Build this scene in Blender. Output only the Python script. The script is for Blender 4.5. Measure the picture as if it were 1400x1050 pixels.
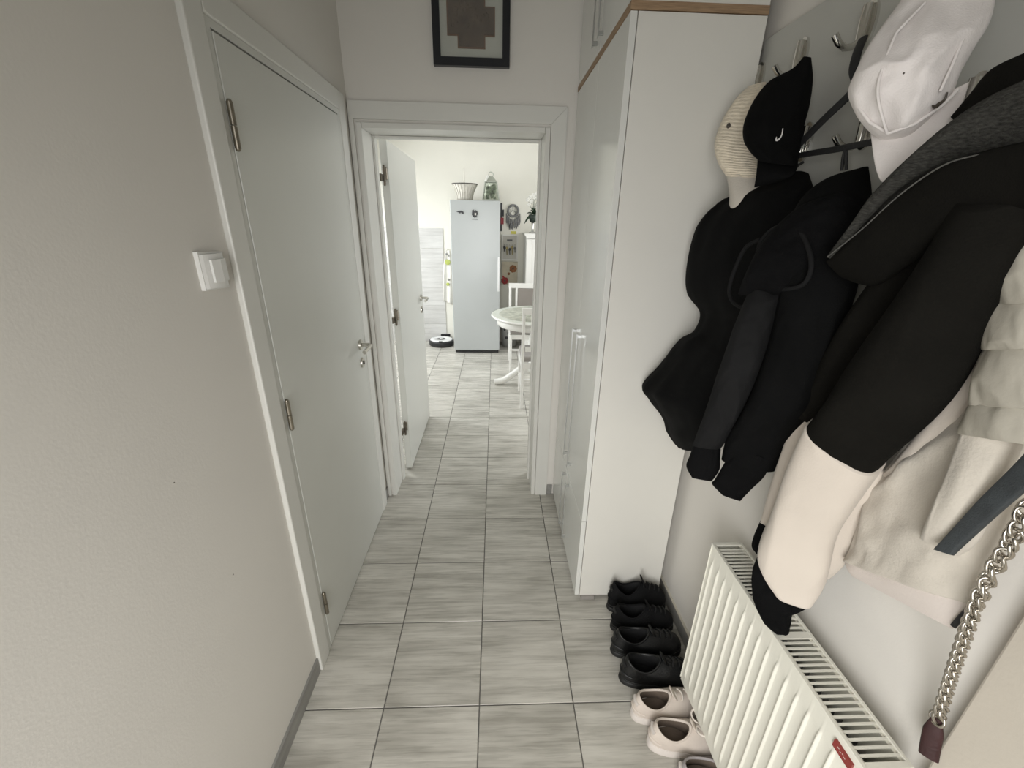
import bpy, bmesh, math, random
from mathutils import Vector, Matrix, noise

for _o in list(bpy.data.objects): bpy.data.objects.remove(_o)
scene = bpy.context.scene
COL = scene.collection
PI = math.pi

# ---------------------------------------------------------------- camera
cam_data = bpy.data.cameras.new('camera')
cam_data.sensor_fit = 'HORIZONTAL'; cam_data.sensor_width = 36.0
cam_data.lens = 36.0 * 572.875 / 1400.0
cam_data.clip_start = 0.02
cam = bpy.data.objects.new('camera', cam_data); COL.objects.link(cam)
_R = Vector((0.9991618731503314, -0.03667368917579452, 0.01818218262361014))
_U = Vector((-0.0036813823735838344, 0.36187944613020684, 0.9322176322577869))
_F = Vector((0.0407676178668875, 0.9315032511970809, -0.36144113537715583))
cam.matrix_world = Matrix(((_R.x, _U.x, -_F.x, 0.0), (_R.y, _U.y, -_F.y, 0.0), (_R.z, _U.z, -_F.z, 1.6), (0, 0, 0, 1)))
scene.camera = cam

# ---------------------------------------------------------------- light
world = bpy.data.worlds.new('world'); scene.world = world; world.use_nodes = True
bgn = world.node_tree.nodes['Background']
bgn.inputs[0].default_value = (0.80, 0.90, 1.0, 1); bgn.inputs[1].default_value = 0.5
scene.view_settings.view_transform = 'Standard'; scene.view_settings.look = 'None'
scene.view_settings.exposure = 0.0; scene.view_settings.gamma = 1.0
scene.view_settings.use_curve_mapping = False

def area(name, loc, direction, sx, sy, power, color=(1, 1, 1)):
    d = bpy.data.lights.new(name, 'AREA'); d.shape = 'RECTANGLE'; d.size = sx; d.size_y = sy
    d.energy = power; d.color = color
    o = bpy.data.objects.new(name, d); COL.objects.link(o); o.location = loc
    o.rotation_euler = Vector(direction).to_track_quat('-Z', 'Y').to_euler()
    return o
# daylight through the open entrance door behind the photographer and the kitchen's windows
e = area('entrance_daylight', (-0.28, -0.70, 1.05), (0.35, 1, -0.57), 0.68, 1.95, 21.5, (1.0, 0.985, 0.955)); e.data.spread = math.radians(133)
k = area('kitchen_window_daylight', (-2.12, 4.50, 1.55), (1, 0, -0.5), 1.6, 1.3, 56, (0.95, 0.98, 1.0)); k.data.spread = math.radians(155)
k = area('kitchen_terrace_daylight', (2.32, 4.20, 1.2), (-1, 0, -0.4), 1.7, 2.1, 46, (0.98, 0.99, 1.0)); k.data.spread = math.radians(155)

# ---------------------------------------------------------------- materials
def lin(c):
    return tuple((x / 255 / 12.92) if x / 255 <= 0.04045 else ((x / 255 + 0.055) / 1.055) ** 2.4 for x in c)
MATS = {}
def mat(name, rgb, rough=0.5, metal=0.0, bump=0.0, bscale=200.0, var=0.0, vscale=6.0, spec=0.5, sheen=0.0, stretch=None, alpha=None, coat=0.0):
    """rgb is linear albedo; fine noise gives slight colour variation and relief."""
    m = bpy.data.materials.new(name); m.use_nodes = True
    nt = m.node_tree; N = nt.nodes; L = nt.links
    b = N['Principled BSDF']
    b.inputs['Base Color'].default_value = (*rgb, 1); b.inputs['Roughness'].default_value = rough
    b.inputs['Metallic'].default_value = metal; b.inputs['Specular IOR Level'].default_value = spec
    b.inputs['Coat Weight'].default_value = coat
    if sheen:
        b.inputs['Sheen Weight'].default_value = sheen; b.inputs['Sheen Roughness'].default_value = 0.5
        b.inputs['Sheen Tint'].default_value = (*[min(1, c * 3 + 0.05) for c in rgb], 1)
    tc = N.new('ShaderNodeTexCoord'); mp = N.new('ShaderNodeMapping'); L.new(tc.outputs['Object'], mp.inputs[0])
    if stretch: mp.inputs['Scale'].default_value = stretch
    if var > 0:
        n = N.new('ShaderNodeTexNoise'); n.inputs['Scale'].default_value = vscale; n.inputs['Detail'].default_value = 5
        L.new(mp.outputs[0], n.inputs['Vector'])
        r = N.new('ShaderNodeMapRange'); r.inputs[1].default_value = 0.3; r.inputs[2].default_value = 0.7
        r.inputs[3].default_value = 1 - var; r.inputs[4].default_value = 1 + var
        L.new(n.outputs[0], r.inputs[0])
        mx = N.new('ShaderNodeVectorMath'); mx.operation = 'SCALE'; mx.inputs[0].default_value = rgb
        L.new(r.outputs[0], mx.inputs['Scale']); L.new(mx.outputs[0], b.inputs['Base Color'])
    if bump > 0:
        n2 = N.new('ShaderNodeTexNoise'); n2.inputs['Scale'].default_value = bscale; n2.inputs['Detail'].default_value = 3
        L.new(mp.outputs[0], n2.inputs['Vector'])
        bp = N.new('ShaderNodeBump'); bp.inputs['Strength'].default_value = bump; bp.inputs['Distance'].default_value = 0.002
        L.new(n2.outputs[0], bp.inputs['Height']); L.new(bp.outputs[0], b.inputs['Normal'])
    if alpha is not None:
        b.inputs['Alpha'].default_value = alpha
    MATS[name] = m
    return m

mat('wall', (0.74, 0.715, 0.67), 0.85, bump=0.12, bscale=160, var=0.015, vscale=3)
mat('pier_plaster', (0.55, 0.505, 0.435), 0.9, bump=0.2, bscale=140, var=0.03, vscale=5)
mat('wall_kitchen', (0.84, 0.82, 0.74), 0.85, bump=0.08, bscale=160, var=0.01)
mat('ceiling', (0.80, 0.79, 0.76), 0.9, bump=0.08, bscale=120, var=0.01)
mat('door_white', (0.66, 0.665, 0.625), 0.33, bump=0.02, bscale=60, var=0.01)
mat('casing', (0.71, 0.705, 0.665), 0.36, bump=0.02, bscale=60, var=0.01)
mat('laminate', (0.74, 0.725, 0.675), 0.4, bump=0.015, bscale=90, var=0.01)
mat('laminate_front', (0.74, 0.745, 0.71), 0.17, bump=0.01, bscale=90, var=0.01, spec=0.8)
mat('plywood_edge', (0.33, 0.22, 0.13), 0.55, bump=0.1, bscale=80, var=0.25, vscale=14, stretch=(2, 2, 60))
mat('dark_gap', (0.03, 0.03, 0.028), 0.8, var=0.05)
mat('steel', (0.55, 0.53, 0.48), 0.28, 1.0, bump=0.03, bscale=300, stretch=(1, 1, 8), var=0.03)
mat('chrome', (0.74, 0.73, 0.70), 0.14, 1.0, bump=0.01, bscale=300, var=0.02)
mat('hinge_metal', (0.30, 0.27, 0.22), 0.35, 1.0, bump=0.03, bscale=200, var=0.05)
mat('hinge_dark', (0.16, 0.14, 0.11), 0.4, 0.8, bump=0.03, bscale=200, var=0.05)
mat('aluminium', (0.62, 0.63, 0.63), 0.3, 1.0, bump=0.02, bscale=200, stretch=(1, 1, 6), var=0.02)
mat('grout', (0.13, 0.125, 0.115), 0.9, bump=0.2, bscale=300, var=0.1)
mat('skirting', (0.27, 0.265, 0.25), 0.4, bump=0.03, bscale=90, var=0.15, vscale=5, stretch=(8, 1, 8))
mat('skirting_edge', (0.50, 0.47, 0.40), 0.6, var=0.05)
mat('coat_panel', (0.49, 0.49, 0.458), 0.45, bump=0.02, bscale=90, var=0.015)
mat('switch_plastic', (0.80, 0.795, 0.77), 0.3, bump=0.01, bscale=100, var=0.01)
mat('radiator_white', (0.80, 0.785, 0.70), 0.35, bump=0.02, bscale=80, var=0.01)
mat('radiator_inner_shade', (0.10, 0.10, 0.095), 0.7, var=0.2, vscale=20)  # fins and core coloured dark to paint in the shade below the grille
mat('label_red', (0.26, 0.035, 0.03), 0.4, var=0.08)
mat('print_white', (0.75, 0.72, 0.70), 0.5, var=0.02)
mat('black_cloth', (0.0040, 0.0041, 0.0042), 0.85, bump=0.35, bscale=420, var=0.2, vscale=9, spec=0.08)
mat('black_knit', (0.0042, 0.0042, 0.0045), 0.9, bump=0.5, bscale=300, var=0.2, vscale=12, spec=0.08)
mat('charcoal_cloth', (0.0115, 0.0115, 0.0118), 0.9, bump=0.3, bscale=420, var=0.15, vscale=9, spec=0.1)
mat('coat_black', (0.0075, 0.0070, 0.0058), 0.9, bump=0.4, bscale=380, var=0.15, vscale=10, spec=0.08)
mat('heather_grey', (0.042, 0.041, 0.037), 0.95, bump=0.9, bscale=260, var=0.45, vscale=160, spec=0.1, sheen=0.1, stretch=(1, 1, 3))
mat('piping_grey', (0.10, 0.098, 0.09), 0.9, bump=0.6, bscale=400, var=0.3, vscale=120)
mat('cream_cloth', (0.60, 0.54, 0.475), 0.9, bump=0.2, bscale=300, var=0.03, vscale=7, spec=0.15, sheen=0.15)
mat('cream_fleece', (0.53, 0.49, 0.43), 0.95, bump=0.4, bscale=240, var=0.05, vscale=9, spec=0.1, sheen=0.2)
mat('hem_pink', (0.62, 0.56, 0.52), 0.9, bump=0.3, bscale=300, var=0.03, spec=0.1, sheen=0.15)
mat('taupe_quilt', (0.40, 0.375, 0.32), 0.7, bump=0.25, bscale=120, var=0.05, vscale=9, spec=0.25)
mat('strap_slate', (0.030, 0.036, 0.040), 0.6, bump=0.4, bscale=500, var=0.2, vscale=40)
mat('strap_black', (0.012, 0.012, 0.013), 0.6, bump=0.4, bscale=500, var=0.2, vscale=40)
mat('white_cotton', (0.80, 0.755, 0.735), 0.9, bump=0.3, bscale=330, var=0.025, vscale=9, spec=0.12, sheen=0.1)
mat('crochet', (0.74, 0.66, 0.53), 0.95, bump=1.0, bscale=150, var=0.10, vscale=70, spec=0.1, sheen=0.2, stretch=(1, 1, 1.6))
mat('button_dark', (0.06, 0.05, 0.04), 0.4, var=0.1)
mat('burgundy_leather', (0.034, 0.010, 0.011), 0.5, bump=0.5, bscale=180, var=0.2, vscale=30)
mat('chain_metal', (0.52, 0.49, 0.44), 0.22, 1.0, bump=0.02, bscale=300, var=0.08)
mat('shoe_black', (0.0055, 0.0057, 0.006), 0.45, bump=0.4, bscale=220, var=0.25, vscale=14, spec=0.4)
mat('shoe_black_mesh', (0.005, 0.005, 0.0055), 0.85, bump=0.9, bscale=330, var=0.25, vscale=14, spec=0.2)
mat('sole_black', (0.009, 0.009, 0.009), 0.6, bump=0.2, bscale=120, var=0.2, vscale=30)
mat('shoe_pale', (0.62, 0.55, 0.49), 0.55, bump=0.25, bscale=160, var=0.06, vscale=14, spec=0.3)
mat('shoe_pale_sole', (0.62, 0.57, 0.53), 0.6, bump=0.15, bscale=120, var=0.08, vscale=12)
mat('shoe_pale_lining', (0.15, 0.115, 0.09), 0.9, bump=0.4, bscale=200, var=0.15, vscale=20)
mat('shoe_dark_lining', (0.006, 0.006, 0.007), 0.9, bump=0.3, bscale=200, var=0.2)
mat('lace_pale', (0.72, 0.66, 0.60), 0.85, bump=0.5, bscale=500, var=0.05)
mat('lace_black', (0.006, 0.006, 0.006), 0.85, bump=0.5, bscale=500, var=0.1)
mat('shoe_grey', (0.36, 0.33, 0.33), 0.8, bump=0.4, bscale=260, var=0.06, vscale=14)
mat('frame_black', (0.007, 0.008, 0.012), 0.35, bump=0.03, bscale=90, var=0.1)
mat('frame_mat', (0.58, 0.575, 0.52), 0.85, bump=0.1, bscale=200, var=0.03)
mat('relief_brown', (0.115, 0.085, 0.065), 0.7, bump=0.6, bscale=60, var=0.25, vscale=22)
mat('relief_edge', (0.19, 0.105, 0.065), 0.7, bump=0.3, bscale=60, var=0.15)
mat('fridge_white', (0.46, 0.48, 0.475), 0.22, bump=0.01, bscale=60, var=0.01)
mat('wood_white', (0.80, 0.79, 0.75), 0.35, bump=0.03, bscale=60, var=0.015)
mat('seat_grey', (0.30, 0.28, 0.26), 0.9, bump=0.4, bscale=300, var=0.06)
mat('back_taupe', (0.26, 0.235, 0.21), 0.9, bump=0.4, bscale=300, var=0.06)
mat('robot_white', (0.80, 0.80, 0.79), 0.3, var=0.01)
mat('robot_black', (0.02, 0.02, 0.022), 0.35, var=0.1)
mat('basket_white', (0.72, 0.69, 0.62), 0.8, bump=0.8, bscale=90, var=0.08, vscale=40)
mat('rim_dark', (0.10, 0.09, 0.08), 0.6, var=0.1)
mat('candle_white', (0.72, 0.69, 0.62), 0.5, var=0.02)
mat('lantern_paint', (0.40, 0.42, 0.36), 0.5, bump=0.1, var=0.08)
mat('moss', (0.24, 0.28, 0.20), 0.9, bump=0.8, bscale=80, var=0.35, vscale=30)
mat('magnet_dark', (0.05, 0.05, 0.055), 0.5, var=0.2)
mat('yarn_grey', (0.20, 0.20, 0.20), 0.9, bump=0.8, bscale=200, var=0.2, vscale=40)
mat('yarn_pale', (0.62, 0.60, 0.56), 0.9, bump=0.4, bscale=200, var=0.06)
mat('feather_dark', (0.05, 0.05, 0.055), 0.8, bump=0.4, bscale=200, var=0.2)
mat('note_yellow', (0.62, 0.58, 0.12), 0.7, var=0.08, vscale=30)
mat('board_pale', (0.60, 0.58, 0.53), 0.7, bump=0.1, bscale=80, var=0.03)
mat('canvas', (0.62, 0.56, 0.44), 0.85, bump=0.3, bscale=200, var=0.10, vscale=14)
mat('petal_brown', (0.30, 0.13, 0.06), 0.8, bump=0.3, bscale=80, var=0.3, vscale=40)
mat('petal_red', (0.38, 0.05, 0.05), 0.8, bump=0.3, bscale=80, var=0.3, vscale=40)
mat('key_brass', (0.36, 0.30, 0.14), 0.4, 0.8, var=0.1)
mat('leaf_dark', (0.018, 0.045, 0.020), 0.45, bump=0.2, bscale=60, var=0.3, vscale=20)
mat('pot_green', (0.022, 0.035, 0.026), 0.4, var=0.2)
mat('blossom_white', (0.78, 0.77, 0.72), 0.7, var=0.04)
mat('vase_metal', (0.60, 0.60, 0.58), 0.2, 0.9, var=0.04)
mat('towel', (0.80, 0.78, 0.72), 0.95, bump=0.6, bscale=200, var=0.03)
mat('print_lime', (0.46, 0.52, 0.14), 0.9, var=0.15, vscale=40)
mat('print_grey', (0.25, 0.25, 0.24), 0.9, var=0.2, vscale=40)
mat('bin_white', (0.50, 0.50, 0.48), 0.6, var=0.06)
mat('rust_red', (0.30, 0.05, 0.06), 0.7, var=0.15)
mat('spot_dark', (0.16, 0.14, 0.12), 0.9, var=0.1)

def glass_mat(name, tint, glossy=0.06):
    m = bpy.data.materials.new(name); m.use_nodes = True; nt = m.node_tree; N = nt.nodes
    for n in list(N): N.remove(n)
    out = N.new('ShaderNodeOutputMaterial'); t = N.new('ShaderNodeBsdfTransparent'); t.inputs[0].default_value = (*tint, 1)
    g = N.new('ShaderNodeBsdfGlossy'); g.inputs['Roughness'].default_value = 0.03
    nz = N.new('ShaderNodeTexNoise'); nz.inputs['Scale'].default_value = 2.0
    bp = N.new('ShaderNodeBump'); bp.inputs['Strength'].default_value = 0.02; nt.links.new(nz.outputs[0], bp.inputs['Height'])
    nt.links.new(bp.outputs[0], g.inputs['Normal'])
    mx = N.new('ShaderNodeMixShader'); mx.inputs[0].default_value = glossy; nt.links.new(t.outputs[0], mx.inputs[1])
    nt.links.new(g.outputs[0], mx.inputs[2]); nt.links.new(mx.outputs[0], out.inputs[0])
    MATS[name] = m
glass_mat('pane_glass', (0.97, 0.98, 0.98)); glass_mat('lantern_glass', (0.88, 0.90, 0.87)); glass_mat('table_glass', (0.97, 0.98, 0.965))
mat('lace_cloth', (0.50, 0.485, 0.43), 0.9, bump=0.4, bscale=120, var=0.35, vscale=16)

def tile_mat(name, dark, light, sx, sy, rough, plane='xy'):
    """stone-look porcelain: long brushed streaks across the tile, each tile shifted by its own random value"""
    m = bpy.data.materials.new(name); m.use_nodes = True; nt = m.node_tree; N = nt.nodes; L = nt.links
    b = N['Principled BSDF']; b.inputs['Specular IOR Level'].default_value = 0.5
    tc = N.new('ShaderNodeTexCoord'); oi = N.new('ShaderNodeObjectInfo')
    sc = N.new('ShaderNodeVectorMath'); sc.operation = 'SCALE'; sc.inputs[0].default_value = (7.3, 11.1, 5.7); L.new(oi.outputs['Random'], sc.inputs['Scale'])
    ad = N.new('ShaderNodeVectorMath'); L.new(tc.outputs['Object'], ad.inputs[0]); L.new(sc.outputs[0], ad.inputs[1])
    def streak(kx, ky, scale, detail):
        mp = N.new('ShaderNodeMapping'); mp.inputs['Scale'].default_value = (kx, ky, ky); L.new(ad.outputs[0], mp.inputs[0])
        n = N.new('ShaderNodeTexNoise'); n.inputs['Scale'].default_value = scale; n.inputs['Detail'].default_value = detail; n.inputs['Roughness'].default_value = 0.6
        L.new(mp.outputs[0], n.inputs['Vector']); return n
    a = streak(sx, sy, 1.0, 4); c = streak(sx * 2.2, sy * 5, 1.0, 3); d = streak(2.5, 4.0, 1.0, 3)
    m1 = N.new('ShaderNodeMath'); m1.operation = 'MULTIPLY'; m1.inputs[1].default_value = 0.45; L.new(a.outputs[0], m1.inputs[0])
    m2 = N.new('ShaderNodeMath'); m2.operation = 'MULTIPLY_ADD'; m2.inputs[1].default_value = 0.25; L.new(c.outputs[0], m2.inputs[0]); L.new(m1.outputs[0], m2.inputs[2])
    m3 = N.new('ShaderNodeMath'); m3.operation = 'MULTIPLY_ADD'; m3.inputs[1].default_value = 0.30; L.new(d.outputs[0], m3.inputs[0]); L.new(m2.outputs[0], m3.inputs[2])
    r = N.new('ShaderNodeValToRGB'); r.color_ramp.elements[0].position = 0.40; r.color_ramp.elements[0].color = (*dark, 1)
    r.color_ramp.elements[1].position = 0.60; r.color_ramp.elements[1].color = (*light, 1)
    L.new(m3.outputs[0], r.inputs[0]); L.new(r.outputs[0], b.inputs['Base Color'])
    rr = N.new('ShaderNodeMapRange'); rr.inputs[3].default_value = rough; rr.inputs[4].default_value = rough + 0.16; L.new(c.outputs[0], rr.inputs[0]); L.new(rr.outputs[0], b.inputs['Roughness'])
    bp = N.new('ShaderNodeBump'); bp.inputs['Strength'].default_value = 0.06; bp.inputs['Distance'].default_value = 0.002; L.new(c.outputs[0], bp.inputs['Height']); L.new(bp.outputs[0], b.inputs['Normal'])
    MATS[name] = m
tile_mat('floor_tile', (0.35, 0.335, 0.295), (0.61, 0.59, 0.535), 2.6, 20.0, 0.20)
tile_mat('wall_tile', (0.56, 0.55, 0.53), (0.72, 0.71, 0.69), 2.0, 24.0, 0.25)

# ---------------------------------------------------------------- mesh helpers
class MB:
    def __init__(s): s.v = []; s.f = []; s.sm = []
    def add(s, verts, faces, smooth=False):
        o = len(s.v); s.v += [tuple(p) for p in verts]
        for f in faces: s.f.append(tuple(i + o for i in f)); s.sm.append(smooth)
        return s
    def box(s, x0, x1, y0, y1, z0, z1, ch=0.0):
        x0, x1 = min(x0, x1), max(x0, x1); y0, y1 = min(y0, y1), max(y0, y1); z0, z1 = min(z0, z1), max(z0, z1)
        ch = min(ch, 0.45 * min(x1 - x0, y1 - y0, z1 - z0))
        if ch <= 0:
            v = [(x0, y0, z0), (x1, y0, z0), (x1, y1, z0), (x0, y1, z0), (x0, y0, z1), (x1, y0, z1), (x1, y1, z1), (x0, y1, z1)]
            return s.add(v, [(0, 3, 2, 1), (4, 5, 6, 7), (0, 1, 5, 4), (1, 2, 6, 5), (2, 3, 7, 6), (3, 0, 4, 7)])
        bm = bmesh.new(); bmesh.ops.create_cube(bm, size=1.0)
        for v in bm.verts: v.co = Vector(((x0 + x1) / 2 + v.co.x * (x1 - x0), (y0 + y1) / 2 + v.co.y * (y1 - y0), (z0 + z1) / 2 + v.co.z * (z1 - z0)))
        bmesh.ops.bevel(bm, geom=bm.edges[:], offset=ch, segments=2, affect='EDGES', profile=0.5)
        bm.verts.index_update(); s.add([v.co for v in bm.verts], [[v.index for v in f.verts] for f in bm.faces]); bm.free(); return s
    def cyl(s, p0, p1, r0, r1=None, n=20, caps=True):
        p0 = Vector(p0); p1 = Vector(p1); r1 = r0 if r1 is None else r1
        d = (p1 - p0).normalized(); a = d.orthogonal().normalized(); b = d.cross(a); vs = []
        for p, r in ((p0, r0), (p1, r1)):
            for i in range(n):
                t = 2 * PI * i / n; vs.append(p + (a * math.cos(t) + b * math.sin(t)) * r)
        s.add(vs, [(i, (i + 1) % n, n + (i + 1) % n, n + i) for i in range(n)], True)
        if caps: s.add(vs, [tuple(range(n - 1, -1, -1)), tuple(range(n, 2 * n))])
        return s
    def tube(s, pts, r, n=10, closed=False, flat=None, caps=True):
        """sweep; r is a number or list; flat=(normal, ratio) squashes the section along a direction"""
        P = [Vector(p) for p in pts]; m = len(P); rs = r if isinstance(r, (list, tuple)) else [r] * m
        prev = None; vs = []
        for i in range(m):
            if closed: t = P[(i + 1) % m] - P[i - 1]
            else: t = P[min(i + 1, m - 1)] - P[max(i - 1, 0)]
            t.normalize()
            if flat is not None:
                nrm = Vector(flat[0]); nrm = (nrm - t * nrm.dot(t)).normalized(); b = t.cross(nrm).normalized(); a = nrm * flat[1]
            else:
                a = t.orthogonal() if prev is None else prev - t * prev.dot(t)
                a.normalize(); prev = a.copy(); b = t.cross(a)
            for k in range(n):
                th = 2 * PI * k / n; vs.append(P[i] + (a * math.cos(th) + b * math.sin(th)) * rs[i])
        fs = []
        for i in range(m if closed else m - 1):
            j = (i + 1) % m
            for k in range(n): fs.append((i * n + k, i * n + (k + 1) % n, j * n + (k + 1) % n, j * n + k))
        s.add(vs, fs, True)
        if caps and not closed: s.add(vs, [tuple(range(n - 1, -1, -1)), tuple(range((m - 1) * n, m * n))])
        return s
    def lathe(s, c, prof, n=32, axis='z'):
        c = Vector(c); vs = []
        for r, h in prof:
            for i in range(n):
                t = 2 * PI * i / n; x, y = r * math.cos(t), r * math.sin(t)
                vs.append(c + Vector({'z': (x, y, h), 'x': (h, x, y), 'y': (x, h, y)}[axis]))
        fs = []
        for j in range(len(prof) - 1):
            for i in range(n): fs.append((j * n + i, j * n + (i + 1) % n, (j + 1) * n + (i + 1) % n, (j + 1) * n + i))
        return s.add(vs, fs, True)
    def ball(s, c, r, n=12, m=8):
        if not isinstance(r, (tuple, list)): r = (r, r, r)
        c = Vector(c); vs = [c + Vector((0, 0, r[2]))]
        for j in range(1, m):
            ph = PI * j / m
            for i in range(n):
                t = 2 * PI * i / n; vs.append(c + Vector((r[0] * math.sin(ph) * math.cos(t), r[1] * math.sin(ph) * math.sin(t), r[2] * math.cos(ph))))
        vs.append(c - Vector((0, 0, r[2]))); fs = [(0, 1 + i, 1 + (i + 1) % n) for i in range(n)]
        for j in range(m - 2):
            for i in range(n): fs.append((1 + j * n + i, 1 + (j + 1) * n + i, 1 + (j + 1) * n + (i + 1) % n, 1 + j * n + (i + 1) % n))
        e = len(vs) - 1
        for i in range(n): fs.append((e, 1 + (m - 2) * n + (i + 1) % n, 1 + (m - 2) * n + i))
        return s.add(vs, fs, True)
    def prism(s, poly, plane, d0, d1):
        """extrude a 2-D outline; plane 'xz' -> y from d0 to d1, 'yz' -> x, 'xy' -> z"""
        def P(a, b, d): return {'xz': (a, d, b), 'yz': (d, a, b), 'xy': (a, b, d)}[plane]
        n = len(poly); vs = [P(a, b, d0) for a, b in poly] + [P(a, b, d1) for a, b in poly]
        return s.add(vs, [tuple(range(n)), tuple(range(2 * n - 1, n - 1, -1))] + [(i, i + n, (i + 1) % n + n, (i + 1) % n) for i in range(n)])
    def mesh(s, name, m):
        me = bpy.data.meshes.new(name); me.from_pydata(s.v, [], s.f)
        me.polygons.foreach_set('use_smooth', s.sm); me.materials.append(MATS[m])
        bm = bmesh.new(); bm.from_mesh(me); bmesh.ops.recalc_face_normals(bm, faces=bm.faces[:]); bm.to_mesh(me); bm.free(); me.update()
        return me
    def build(s, name, m, parent=None):
        o = bpy.data.objects.new(name, s.mesh(name, m)); COL.objects.link(o)
        if parent is not None: attach(o, parent)
        return o

def attach(o, parent):
    """parent while keeping the world-space vertices (things' roots are only translated/rotated)"""
    o.parent = parent; o.matrix_parent_inverse = world_of(parent).inverted()
def world_of(o):
    if o.parent is None: return o.matrix_basis.copy()
    return world_of(o.parent) @ o.matrix_parent_inverse @ o.matrix_basis

def tag(o, label=None, cat=None, group=None, kind=None):
    if label: o['label'] = label
    if cat: o['category'] = cat
    if group: o['group'] = group
    if kind: o['kind'] = kind
    return o
def thing(name, loc, label, cat, group=None, kind=None):
    o = bpy.data.objects.new(name, None); COL.objects.link(o); o.location = loc; o.empty_display_size = 0.05
    return tag(o, label, cat, group, kind)
def B(*a, **k): return MB().box(*a, **k)
def copy_tree(o, parent=None):
    c = o.copy(); COL.objects.link(c); c.parent = parent
    for ch in list(o.children):
        copy_tree(ch, c)
    return c

# ================================================================ STRUCTURE
ZC = 2.62                                   # ceiling height
XL, XR = -0.663, 0.785                      # hall walls
YF, YK = 2.212, 2.46                        # the dividing wall's hall side and kitchen side
KX0, KX1, KY1 = -2.2, 2.4, 5.81             # kitchen

def struct(o, label=None): return tag(o, label, None, None, 'structure')

floor = struct(B(KX0, KX1, -0.83, KY1, -0.06, -0.0022).build('floor', 'grout'), 'grey streaked stone-look floor tiles running from the hall into the kitchen')
TP, TX, TY = 0.33485, -0.38532, 0.97500
_tm = None
_m = MB(); h = TP / 2 - 0.0020; c = 0.0012
_m.add([(-h, -h, -0.009), (h, -h, -0.009), (h, h, -0.009), (-h, h, -0.009), (-h, -h, -c), (h, -h, -c), (h, h, -c), (-h, h, -c),
        (-h + c, -h + c, 0), (h - c, -h + c, 0), (h - c, h - c, 0), (-h + c, h - c, 0)],
       [(0, 3, 2, 1), (0, 1, 5, 4), (1, 2, 6, 5), (2, 3, 7, 6), (3, 0, 4, 7), (4, 5, 9, 8), (5, 6, 10, 9), (6, 7, 11, 10), (7, 4, 8, 11), (8, 9, 10, 11)])
_tm = _m.mesh('tile', 'floor_tile')
rnd = random.Random(4)
for j in range(-5, 15):
    cols = range(-1, 4) if j <= 3 else range(-5, 6)
    for i in cols:
        t = bpy.data.objects.new('tile', _tm); COL.objects.link(t)
        t.location = (TX + (i + 0.5) * TP, TY + (j + 0.5) * TP, rnd.uniform(-0.0003, 0.0003))
        attach_loc = t.location.copy(); t.parent = floor

struct(B(KX0, KX1, -0.83, KY1 + 0.15, ZC, ZC + 0.1).build('ceiling', 'ceiling'))
# left wall of the hall with the opening of the closed door
D1A, D1B, D1T = 1.185, 2.055, 2.02
m = MB(); m.box(XL - 0.15, XL, -0.83, D1A, 0, ZC); m.box(XL - 0.15, XL, D1B, YF, 0, ZC); m.box(XL - 0.15, XL, D1A, D1B, D1T, ZC); m.box(XL - 0.15, XL - 0.12, D1A, D1B, 0, D1T)
wall_left = struct(m.build('wall_left', 'wall'), 'pale plaster wall on the left of the hall')
for (y, z, r) in ((0.76, 1.083, 0.0022), (0.843, 0.75, 0.0025)):      # two small scuffs on the plaster
    MB().ball((XL, y, z), (0.0006, r, r * 0.7), 8, 6).build('scuff', 'spot_dark', wall_left)
# dividing wall with doorway
O0, O1, OT = -0.63, 0.25, 2.005
m = MB(); m.box(KX0, O0, YF, YK, 0, ZC); m.box(O1, KX1, YF, YK, 0, ZC); m.box(O0, O1, YF, YK, OT, ZC)
struct(m.build('wall_far', 'wall'), 'pale plaster wall around the kitchen doorway')
struct(B(XR, XR + 0.12, 0.4147, YF, 0, ZC).build('wall_right', 'wall'), 'pale plaster wall behind the coats and radiator')
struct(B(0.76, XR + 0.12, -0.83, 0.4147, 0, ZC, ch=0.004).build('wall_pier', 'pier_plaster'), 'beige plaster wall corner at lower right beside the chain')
m = MB(); m.box(XL, -0.64, -0.83, -0.73, 0, ZC); m.box(0.10, 0.76, -0.83, -0.73, 0, ZC); m.box(-0.64, 0.10, -0.83, -0.73, 2.1, ZC)
struct(m.build('wall_back', 'wall'))
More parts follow.
